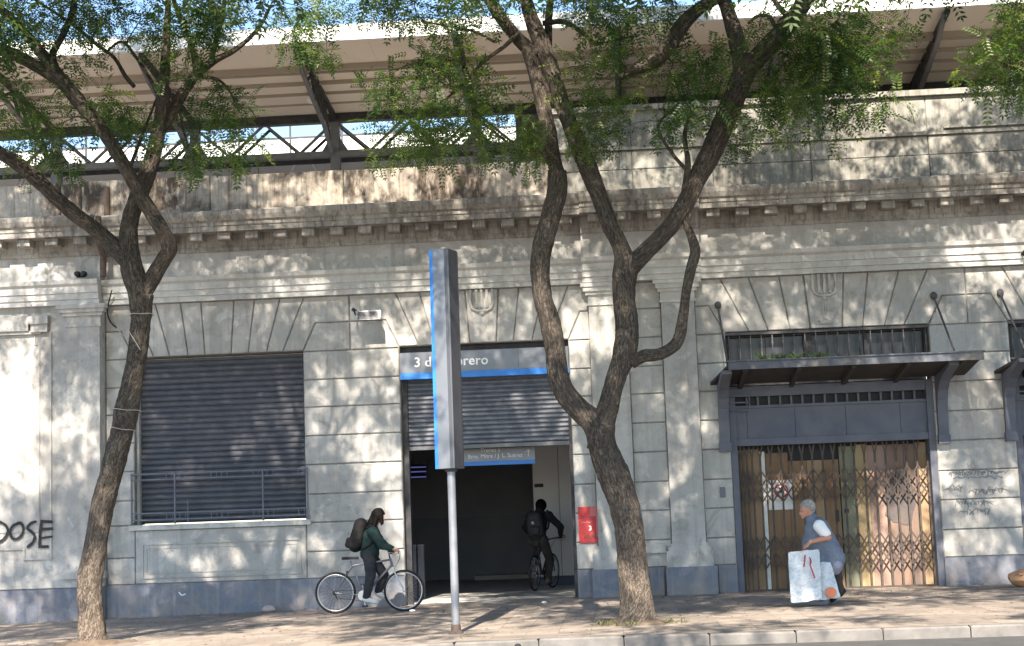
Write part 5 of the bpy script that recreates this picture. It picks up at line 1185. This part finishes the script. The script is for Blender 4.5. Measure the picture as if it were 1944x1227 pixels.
def prune(C, blobs):
    """drop fronds outside the crown's outline or where gaps are cut for patches of sun"""
    x, y = to_pixel(C); keep = np.ones(len(C), bool)
    inside = (x > -15) & (x < IMG_W + 15) & (y > -8)
    ok = np.zeros(len(C), bool)
    for bx, by, rx, ry, *_ in blobs: ok |= ((x - bx) / rx) ** 2 + ((y - by) / ry) ** 2 < 1.25
    keep &= (~inside) | ok
    s = -C[:, 1] / LIGHT.y; W = C + s[:, None] * np.array(LIGHT); lx, ly = to_pixel(W)
    for bx, by, rx, ry, pr in LIT:
        if rx: keep &= ~((((lx - bx) / rx) ** 2 + ((ly - by) / ry) ** 2 < 1) & (RNG.random(len(C)) > pr))
    s = (TRUNK_Y - C[:, 1]) / LIGHT.y; W = C + s[:, None] * np.array(LIGHT); lx, ly = to_pixel(W)
    for bx, by, rx, ry, pr in ((178, 1135, 60, 120, .05), (1060, 700, 30, 50, .2), (1040, 250, 30, 70, .3)):
        keep &= ~((s > 0) & (((lx - bx) / rx) ** 2 + ((ly - by) / ry) ** 2 < 1) & (RNG.random(len(C)) > pr))  # leaves dropped so the sun reaches these trunk spots
    return keep

def build_tree(name, label, Y, trunk, limbs, blobs, crown, n_cl, dens, n_street=24, fr_per=95):
    P0 = catmull(limb_points(trunk, Y), 0.035); bx, by = P0[0][0], P0[0][1]; gz = ground_z(bx)
    P0[0][2] = min(P0[0][2], gz - .12)
    root = thing(name, label, 'tree', (bx, by, gz), 'street trees on the pavement')
    m = MB()
    L = np.cumsum(np.r_[0, np.linalg.norm(np.diff(P0[:, :3], axis=0), axis=1)]); P0[:, 3] *= 1 + 0.20 * np.exp(-L / 0.15)
    bark_tube(m, P0, 44, 1.0); m.build('trunk', 'bark', root, smooth=True)
    nodes = []
    for seq in limbs:
        Pn = catmull(limb_points(seq, Y), 0.04); big = Pn[0][3] > .05
        mm = MB(); bark_tube(mm, Pn, 32 if big else 9, 0.9); mm.build('limb', 'bark', root, smooth=True)
        for q in Pn[int(len(Pn) * .35)::5]: nodes.append(q)
    nodes = np.array(nodes)
    # clusters of foliage: the ones in view, then the crown above the picture
    cl = []
    for b in blobs:
        bxp, byp, rx, ry = b[:4]; dn = b[4] if len(b) > 4 else 1.0
        k = max(3, int(rx * ry / 620 * dn))
        for i in range(k):
            a = random.uniform(0, 2 * PI); q = math.sqrt(random.random())
            p = at(bxp + rx * q * math.cos(a) * .85, byp + ry * q * math.sin(a) * .85, Y + random.uniform(-1.0, 1.0)); cl.append((p.x, p.y, p.z, random.uniform(.22, .42), 1.25 * dn, random.uniform(.85, 1.15)))
    (cx, cy, cz), (rx, ry, rz) = crown
    while n_cl > 0:
        v = RNG.normal(size=3); v /= np.linalg.norm(v); v *= RNG.random() ** .45
        p = np.array([cx + v[0] * rx, cy + v[1] * ry, cz + v[2] * rz])
        px, py = to_pixel(p[None]); n_cl -= 1
        if -60 < px[0] < IMG_W + 60 and py[0] > -45: continue
        if py[0] > 350: continue
        zw = p[2] + (-p[1]) / LIGHT.y * LIGHT.z                     # height on the wall that its shadow reaches
        if 0 < zw < 4.2 and RNG.random() < .42: continue  # clusters thinned out for more sun on the lower wall
        cl.append((*p, random.uniform(.42, .82), .92, 1.5))
    for i in range(n_street):  # unseen clusters added over the street to shade the pavement
        p = np.array([cx + RNG.uniform(-1, 1) * rx, RNG.uniform(-15.5, -9.5), 0]); p[2] = max(6.9, 1.6 + (p[1] + 27) * .345) + RNG.uniform(.3, 2.6)
        cl.append((*p, random.uniform(.45, .85), .9, 1.5))
    cl = np.array(cl); order = np.argsort([np.min(np.linalg.norm(nodes[:, :3] - c[:3], axis=1)) for c in cl])
    tw = MB(); NP = nodes.copy()
    for i in order:
        c = cl[i]; d = np.linalg.norm(NP[:, :3] - c[:3], axis=1) + np.maximum(0, NP[:, 2] - c[2]) * .4
        j = int(np.argmin(d)); s = NP[j]; dist = np.linalg.norm(s[:3] - c[:3]); r0 = min(s[3] * .6, .006 + .011 * dist)
        if dist < .1: continue
        k = max(4, int(dist / .22)); pts = []
        for q in range(k + 1):
            u = q / k; pt = s[:3] * (1 - u) + c[:3] * u + np.array([0, 0, .16 * dist * math.sin(PI * u)]) + (RNG.normal(size=3) * .05 * dist ** .5 * math.sin(PI * u))
            pts.append((*pt, r0 * (1 - u) + .005 * u))
        pts = np.array(pts); tw.tube(pts[:, :3], list(pts[:, 3]), 5, caps=False); NP = np.vstack([NP, pts[1:]])
    set_props(tw.build('branches', 'bark', root, smooth=True), kind='stuff')
    C = []; D = []; SC = []
    for c in cl:
        n = int(fr_per * c[4] * dens * (c[3] / .6) ** 2 * RNG.uniform(.7, 1.3)) + 3
        v = RNG.normal(size=(n, 3)); v /= np.linalg.norm(v, axis=1)[:, None]; v *= RNG.random((n, 1)) ** .5
        C.append(c[:3] + v * c[3] * np.array([1.15, 1.15, .62])); D.append(v * .7 + RNG.normal(size=(n, 3)) * .5 + np.array([0, 0, -.12])); SC.append(np.full(n, c[5]))
    C = np.vstack(C); D = np.vstack(D); k = prune(C, blobs); C, D = C[k], D[k]; n = len(C); SC = np.concatenate(SC)[k]
    D /= np.linalg.norm(D, axis=1)[:, None]
    upv = np.array([0, 0, 1.0]) + RNG.normal(size=(n, 3)) * .35; S = np.cross(upv, D); S /= np.linalg.norm(S, axis=1)[:, None]; N = np.cross(D, S)
    sc = (RNG.uniform(.62, 1.3, n) * SC)[:, None, None]
    V = (FV[None, :, 0:1] * D[:, None] + FV[None, :, 1:2] * S[:, None] + FV[None, :, 2:3] * N[:, None]) * sc + C[:, None] - np.array(root_loc(root))
    nf = len(FF); nv = len(FV); idx = (FF[None] + (np.arange(n) * nv)[:, None, None]).reshape(-1)
    me = bpy.data.meshes.new('crown'); me.vertices.add(n * nv); me.vertices.foreach_set('co', V.reshape(-1).astype(np.float32))
    me.loops.add(n * nf * 4); me.loops.foreach_set('vertex_index', idx.astype(np.int32)); me.polygons.add(n * nf)
    me.polygons.foreach_set('loop_start', np.arange(0, n * nf * 4, 4, dtype=np.int32)); me.polygons.foreach_set('loop_total', np.full(n * nf, 4, dtype=np.int32)); me.update(calc_edges=True); me.validate()
    ctint = np.array([mnoise.noise(Vector(q * 1.1)) for q in C]) * .45
    tint = np.clip(np.repeat(RNG.normal(.46, .20, n) + ctint, nv) + RNG.normal(0, .06, n * nv), 0, 1)
    at_ = me.attributes.new('tint', 'FLOAT', 'POINT'); at_.data.foreach_set('value', tint.astype(np.float32))
    me.materials.append(M['leaf']); o = bpy.data.objects.new('crown', me); COL.objects.link(o); o.parent = root
    print(name, 'fronds', n)
    # soil round its foot
    rings, sg = 6, 26; g = MB(); vs = []
    for j in range(rings + 1):
        for i in range(sg):
            a = 2 * PI * i / sg; q = j / rings * (.52 + .22 * mnoise.noise(Vector((math.cos(a) * 1.5 + bx, math.sin(a) * 1.5, 0)))); x, y = bx + q * 1.05 * math.cos(a), by + q * .85 * math.sin(a)
            vs.append((x, y, ground_z(x) + .06 * (1 - j / rings) ** 1.5 + (.024 + .035 * mnoise.noise(Vector((x * 6, y * 6, 0))) if j < rings else -.02)))
    g.add(vs, [(j * sg + i, j * sg + (i + 1) % sg, (j + 1) * sg + (i + 1) % sg, (j + 1) * sg + i) for j in range(rings) for i in range(sg)])
    set_props(g.build('soil', 'soil', smooth=True), kind='structure')
    return root

TL = -5.95
trunkL = [(180, 1240, 62), (174, 1170, 52), (171, 1110, 49), (180, 1040, 47), (196, 955, 47), (216, 880, 46), (231, 825, 44), (239, 785, 52), (250, 730, 43), (261, 660, 40), (267, 600, 43), (268, 560, 50)]
limbsL = [
    [(266, 590, 44), (262, 552, 46), (250, 510, 46), (243, 460, 40), (248, 415, 37), (262, 375, 36), (282, 325, 35), (298, 265, 30), (308, 190, 25, -.1), (314, 110, 19, -.2), (318, 30, 14, -.2), (322, -60, 11, -.3)],
    [(248, 505, 36), (226, 478, 36), (190, 445, 33), (140, 405, 31, -.1), (85, 355, 30, -.2), (35, 312, 28, -.3), (-25, 275, 26, -.4), (-90, 215, 22, -.5)],
    [(268, 562, 36), (288, 530, 34), (312, 492, 34, -.1), (322, 470, 34, -.2), (308, 438, 30, -.3), (285, 400, 29, -.3), (262, 362, 30, -.35), (232, 308, 28, -.4), (196, 250, 27, -.4), (152, 195, 29, -.5), (112, 145, 28, -.5), (65, 85, 22, -.6), (20, 35, 19, -.7), (-30, -10, 16, -.8)],
    [(125, 160, 24, -.5), (85, 135, 25, -.5), (35, 108, 24, -.6), (-30, 78, 22, -.7)],
    [(108, 140, 18, -.5), (100, 105, 16, -.4), (120, 65, 15, -.4), (138, 20, 13, -.4), (142, -40, 11, -.4)],
    [(300, 255, 24), (325, 215, 24, .1), (352, 170, 23, .2), (376, 138, 21, .3), (408, 115, 15, .3), (450, 92, 11, .4), (490, 55, 8, .5), (515, 10, 6, .5)],
    [(374, 140, 16, .3), (366, 95, 14, .3), (350, 50, 12, .3), (330, 0, 9, .2), (322, -50, 7, .2)],
    [(400, 118, 12, .3), (412, 70, 11, .2), (424, 20, 10, .2), (430, -40, 8, .2)],
    [(255, 165, 9, -.1), (238, 145, 9, -.1), (215, 108, 8, 0), (180, 82, 8, 0), (140, 48, 8, .1), (95, 18, 6, .1), (50, -10, 5, .2)],
    [(308, 200, 10), (290, 160, 9, .1), (262, 115, 7, .2), (232, 80, 6, .2), (200, 100, 4, .2)],
    [(252, 345, 12), (246, 330, 9, .2), (250, 310, 8, .2), (300, 180, 5, .3)],
    [(375, 145, 8, .3), (410, 150, 7, .3), (430, 165, 5, .4), (445, 190, 4, .4)]]
blobsL = [(40, 30, 90, 45), (130, 55, 90, 50), (220, 40, 100, 48), (330, 40, 100, 50), (430, 40, 95, 45), (520, 30, 80, 35), (600, 22, 55, 24), (560, 92, 44, 36, .9), (610, 98, 24, 22, .7), (90, 170, 70, 40, .7), (60, 105, 60, 30, .5), (215, 195, 70, 42, 1.1), (160, 140, 60, 30, .5),
          (40, 265, 60, 48, 1.0), (110, 250, 55, 38, .9), (100, 305, 60, 26, .9), (235, 235, 70, 34, 1.0), (290, 280, 35, 30, .6), (425, 180, 62, 40, .9), (455, 235, 55, 42, 1.0), (440, 285, 70, 28, 1.0), (350, 310, 26, 26, .8), (390, 200, 40, 40, .6), (15, 215, 40, 40, .6), (330, 130, 60, 40, .5), (60, 340, 30, 14, .5)]
build_tree('street_tree', 'left street tree with dark leaning trunk bound with pale string', TL, trunkL, limbsL, blobsL, ((-7.2, -8.0, 10.4), (5.0, 6.2, 4.4)), 215, 1.0)

TR = -6.25
trunkR = [(1214, 1196, 74), (1208, 1140, 62), (1201, 1070, 58), (1194, 1000, 60), (1178, 935, 60), (1158, 885, 60), (1143, 845, 60), (1139, 810, 62)]
limbsR = [
    [(1142, 850, 52), (1128, 805, 50), (1098, 776, 46), (1072, 745, 43), (1058, 705, 42), (1054, 660, 42), (1044, 612, 44), (1030, 565, 40), (1025, 515, 38), (1030, 465, 40), (1046, 412, 43), (1058, 365, 41), (1058, 325, 38)],
    [(1060, 335, 32), (1050, 295, 30), (1040, 240, 30), (1026, 180, 30), (1012, 125, 30), (1000, 90, 26)],
    [(1136, 855, 50), (1146, 800, 46), (1158, 760, 40), (1171, 715, 40), (1186, 668, 46), (1191, 620, 47), (1186, 565, 45), (1187, 520, 52), (1194, 488, 54)],
    [(1190, 505, 40), (1175, 462, 35), (1156, 422, 33), (1138, 372, 34), (1115, 315, 38), (1092, 262, 35), (1068, 200, 33), (1050, 145, 34), (1032, 92, 36), (1012, 45, 31), (998, 0, 27), (985, -55, 22)],
    [(1024, 100, 30), (995, 85, 30), (965, 52, 26, -.2), (938, 15, 24, -.3), (915, -30, 22, -.4), (890, -80, 18, -.5)],
    [(1196, 508, 42), (1225, 480, 36), (1258, 447, 34), (1290, 405, 35), (1318, 352, 38), (1345, 300, 42), (1370, 245, 45), (1392, 190, 46), (1410, 145, 46), (1440, 108, 42, -.1), (1475, 70, 39, -.2), (1512, 25, 35, -.3), (1545, -20, 31, -.4), (1575, -80, 26, -.5)],
    [(1402, 175, 40), (1408, 128, 38), (1400, 80, 35, .1), (1384, 30, 31, .2), (1368, -20, 27, .3), (1345, -80, 22, .4)],
    [(1198, 690, 24), (1222, 676, 26), (1250, 673, 25), (1276, 660, 25), (1290, 640, 24), (1297, 600, 20), (1303, 555, 19), (1312, 510, 21), (1320, 478, 22), (1312, 448, 18), (1302, 420, 16), (1300, 370, 15), (1306, 310, 12), (1300, 255, 9, .2), (1315, 200, 7, .3)],
    [(1372, -5, 24, .2), (1340, 8, 26, .1), (1300, 40, 31, 0), (1275, 80, 33, 0), (1248, 112, 32, 0), (1215, 128, 27, 0), (1190, 140, 20, 0), (1175, 150, 12, 0)],
    [(985, 62, 10, -.2), (955, 90, 9, -.2), (920, 115, 8, -.1), (888, 150, 7, 0), (850, 185, 5, .1), (810, 212, 4, .2)],
    [(1030, 45, 12, .3), (1070, 42, 11, .3), (1105, 62, 9, .3), (1130, 82, 8, .4), (1160, 78, 6, .4), (1200, 70, 5, .5)],
    [(1042, 115, 16, .4), (1041, 70, 16, .4), (1043, 20, 15, .5), (1050, -40, 13, .5)],
    [(1500, 35, 14, -.3), (1480, 15, 12, -.2), (1465, -10, 10, -.2)],
    [(1480, 68, 10, .2), (1462, 35, 9, .3), (1440, 30, 7, .3), (1420, 45, 6, .3)],
    [(1310, 330, 9), (1275, 290, 7, .2), (1250, 240, 6, .3), (1290, 195, 5, .3)],
    [(940, 80, 7, -.2), (900, 60, 6, -.2), (850, 50, 5, -.2), (800, 40, 4, -.2)]]
blobsR = [(720, 15, 60, 22, 1.0), (790, 18, 90, 32, 1.1), (880, 22, 80, 34, 1.0), (960, 20, 60, 30, .8), (1090, 20, 80, 40, .9), (1180, 20, 80, 34, .8), (1260, 20, 70, 28, .8), (860, 120, 75, 40, .9), (800, 135, 60, 35, .8), (735, 160, 42, 40, .8), (760, 195, 50, 24, .6), (900, 160, 55, 50, .8), (840, 225, 70, 34, 1.0), (760, 250, 60, 40, .9), (830, 275, 85, 36, 1.1), (760, 295, 60, 22, .8), (920, 215, 45, 50, .8), (940, 270, 55, 32, .8),
          (1010, 240, 28, 55, 1.1), (1010, 290, 26, 28, .9), (1120, 110, 55, 40, .6), (1135, 180, 62, 40, 1.0), (1150, 235, 55, 40, 1.0), (1120, 275, 40, 26, .8), (1220, 180, 60, 34, .9), (1245, 75, 60, 34, .7), (1180, 95, 60, 36, .7), (1280, 145, 60, 36, .8), (1340, 100, 50, 50, .8), (1330, 180, 50, 45, .8), (1280, 240, 40, 34, .6), (1440, 45, 60, 36, .6), (1470, 150, 55, 50, .9), (1540, 90, 75, 50, 1.0), (1620, 70, 85, 48, 1.1), (1690, 60, 40, 34, .8), (1570, 140, 90, 45, 1.1), (1640, 130, 55, 40, .9), (1500, 195, 80, 32, .9), (1600, 195, 80, 24, .9), (1450, 235, 60, 30, .8), (1680, 190, 36, 24, .6), (1400, 265, 34, 24, .6), (1570, 235, 40, 24, .5)]
build_tree('street_tree', 'right street tree with twisted forked trunk in front of the pilasters', TR, trunkR, limbsR, blobsR, ((1.0, -8.2, 10.4), (5.2, 6.2, 4.4)), 230, 1.0)
# third tree: trunk beyond the right edge, foliage reaching into the picture
trunkT = [(2240, 1150, 66), (2236, 1000, 56), (2250, 850, 52), (2240, 700, 48), (2225, 600, 48)]
limbsT = [[(2228, 620, 40), (2190, 520, 34), (2150, 400, 28), (2090, 280, 22), (2020, 190, 15), (1960, 140, 10), (1900, 120, 6)], [(2225, 610, 40), (2260, 480, 34), (2270, 320, 28), (2250, 160, 22), (2230, 0, 18), (2220, -90, 14)], [(2150, 400, 20), (2110, 250, 16), (2070, 110, 12), (2020, 0, 10), (1980, -70, 8)]]
blobsT = [(1885, 110, 42, 34, 1.0), (1930, 70, 34, 60, 1.1), (1920, 15, 45, 20, 1.0), (1900, 160, 60, 22, 1.0), (1935, 130, 30, 40, 1.0), (1845, 145, 34, 18, .8), (1865, 75, 22, 16, .5), (1925, 185, 30, 10, .5)]
build_tree('street_tree', 'street tree off the right edge with only foliage reaching in at top right', TR, trunkT, limbsT, blobsT, ((8.2, -8.2, 10.2), (4.2, 6.0, 4.2)), 150, 1.0)
# ------------------------------------------------------------------ small things
def crumple(name, label, cat, c, r, mat, seed, kind=None, group=None):
    m = MB(); m.ball((0, 0, 0), 1.0, 14, 9); out = MB()
    out.add([(c[0] + p[0] * r[0] * (1 + .35 * mnoise.noise(Vector((p[0] * 2 + seed, p[1] * 2, p[2] * 2)))), c[1] + p[1] * r[1] * (1 + .3 * mnoise.noise(Vector((p[0] * 2, p[1] * 2 + seed, p[2] * 2)))), c[2] + max(-.95, p[2]) * r[2] * (1 + .3 * mnoise.noise(Vector((p[0] * 3, p[1] * 3, p[2] * 2 + seed))))) for p in m.v], m.f)
    return set_props(out.build(name, mat, None, loc=(c[0], c[1], c[2] - r[2]), smooth='auto'), label, cat, group, kind)
def on_ground(px, py, Y):
    p = at(px, py, Y); return (p.x, Y, ground_z(p.x))
q = on_ground(510, 1157, -.18); crumple('crumpled_bag', 'crumpled pale bag lying against the foot of the wall below the window', 'litter', (q[0], q[1], q[2] + .055), (.12, .09, .06), 'litter_pale', 2)
q = on_ground(783, 1163, -1.95); crumple('paper_scrap', 'white paper scrap under the front wheel of the silver bicycle', 'litter', (q[0], q[1], q[2] + .022), (.05, .04, .02), 'cloth_white', 5)
q = on_ground(1033, 1140, -1.2); crumple('paper_scrap', 'white paper scrap on the pavement before the entrance', 'litter', (q[0], q[1], q[2] + .018), (.045, .04, .018), 'cloth_white', 9)
q = on_ground(1630, 1147, -3.3); crumple('cardboard_scrap', 'flat reddish scrap on the pavement behind the bent person', 'litter', (q[0], q[1], q[2] + .012), (.16, .10, .010), 'litter_brown', 4)
q = on_ground(1938, 1112, -1.0); sk = crumple('tan_sack', 'tan rounded sack on the pavement cut off by the right edge', 'sack', (q[0] + .08, -1.0, q[2] + .135), (.27, .20, .145), 'tan_leather', 7)
m = MB(); m.tube([(q[0] - .12 + .02 * k, -1.0 - .19 + .004 * k, q[2] + .20 + .01 * math.sin(k)) for k in range(16)], .008, 5); m.build('seam', 'rust', sk)
# slim delineator post standing on the road, only its tip in view
q = at(983, 1222, -13.0); zr2 = ground_z(q.x) - .13
t = thing('road_post', 'black rounded tip of a low post at the bottom edge of the photo', 'post', (q.x, -13.0, zr2))
m = MB(); m.lathe([(.09, 0), (.085, .03), (.034, .06), (.033, q.z - zr2 - .03), (.028, q.z - zr2 - .012), (.015, q.z - zr2 - .002), (.004, q.z - zr2)], (q.x, -13.0, zr2), sides=16); m.build('shaft', 'rubber', t, smooth='auto')
m = MB(); m.lathe([(.0345, 0), (.0345, .06)], (q.x, -13.0, zr2 + (q.z - zr2) * .55), sides=16); m.build('band', 'white_paint', t)
# strings tied round the left trunk
def string_ring(px, py, rad_px, label, sag=0.0):
    c = at(px, py, TL); r = rad_px * .5 * (27 + TL) / FOCAL; m = MB()
    pts = [(c.x + r * math.cos(2 * PI * k / 20), c.y + r * math.sin(2 * PI * k / 20), c.z + sag * math.cos(2 * PI * k / 20) + .006 * math.sin(5 * k)) for k in range(21)]
    m.tube(pts, .005, 5); set_props(m.build('string', 'string', None, loc=(c.x, c.y, c.z)), label, 'string', 'pale strings round the left trunk')
string_ring(268, 598, 47, 'pale string round the left trunk just below its fork'); string_ring(240, 779, 58, 'pale string round the knob of the left trunk', -.02); string_ring(233, 815, 50, 'pale string round the left trunk below the knob', -.03)
a = at(212, 552, -.24); b = at(221, 622, -.02); c = at(266, 664, TL - .16)
m = MB(); m.tube(catmull([a, at(204, 590, -.1), at(210, 612, -.05), b], .05), .014, 6); set_props(m.build('cable', 'cable', None, smooth=True, loc=a), 'black cable hanging down the wall beside the left trunk', 'cable')
m = MB(); m.tube([b, b.lerp(c, .5) - Vector((0, 0, .04)), c, at(262, 657, TL - .15), at(244, 628, TL - .13)], .005, 5); set_props(m.build('string', 'string', None, loc=b), 'pale string stretched from the wall to the left trunk', 'string', 'pale strings round the left trunk')
# tufts of weeds on the large canopy
random.seed(11)
for px, lab in ((1450, 'tuft of green weeds at the left end of the canopy top'), (1480, 'second tuft of green weeds on the canopy top beside the leftmost one'), (1512, 'middle tuft of green weeds on the canopy top'), (1555, 'tuft of green weeds near the middle of the canopy')):
    c = at(px, 690, -1.45); m = MB(); zc_ = 3.898
    for i in range(28):
        x, y = c.x + random.gauss(0, .065), -1.44 + random.gauss(0, .018); h = random.uniform(.03, .13) * (1.3 if random.random() < .15 else .8); dx, dy = random.gauss(0, .05), random.gauss(0, .05); w_ = random.uniform(.006, .014)
        m.add([(x - w_, y, zc_), (x + w_, y, zc_), (x + dx + w_, y + dy, zc_ + h * .6), (x + dx * 1.8, y + dy * 1.8, zc_ + h), (x + dx - w_, y + dy, zc_ + h * .6)], [(0, 1, 2, 3, 4)])
    set_props(m.build('weed_tuft', 'weed', None, loc=(c.x, -1.44, zc_)), lab, 'weeds', 'weeds on the canopy')
# fallen leaves and crumbs on the pavement
m = MB()
for i in range(2000):
    x = random.uniform(-11, 8); y = -random.random() ** 1.3 * 8.0 + random.uniform(-.05, .0); s = random.uniform(.012, .035); a = random.uniform(0, PI); z = ground_z(x) + .022
    c_, s_ = math.cos(a), math.sin(a); tl = random.uniform(0, .012)
    m.add([(x - c_ * s, y - s_ * s, z), (x + s_ * s * .4, y - c_ * s * .4, z + tl), (x + c_ * s, y + s_ * s, z + .003), (x - s_ * s * .4, y + c_ * s * .4, z + tl)], [(0, 1, 2, 3)])
set_props(m.build('fallen_leaves', 'litter_brown'), 'small dry leaves scattered over the pavement', 'leaves', kind='stuff')
# weeds and grass round the foot of the right tree
random.seed(21)
for dx, dy, lab in ((-.45, -.30, 'low grass tuft left of the right tree base'), (.42, -.22, 'low grass tuft right of the right tree base'), (-.15, -.50, 'low grass tuft in front of the right tree base')):
    bx_, by_ = at(1214, 1196, TR).x + dx, TR + dy; gz_ = ground_z(bx_) + .01; m = MB()
    for i in range(34):
        x, y = bx_ + random.gauss(0, .09), by_ + random.gauss(0, .05); h = random.uniform(.02, .085); dx_, dy_ = random.gauss(0, .03), random.gauss(0, .03); w_ = random.uniform(.003, .007)
        m.add([(x - w_, y, gz_), (x + w_, y, gz_), (x + dx_ + w_, y + dy_, gz_ + h * .6), (x + dx_ * 1.8, y + dy_ * 1.8, gz_ + h), (x + dx_ - w_, y + dy_, gz_ + h * .6)], [(0, 1, 2, 3, 4)])
    set_props(m.build('grass_tuft', 'grass_dry', None, loc=(bx_, by_, gz_)), lab, 'grass', 'grass tufts round the right tree')
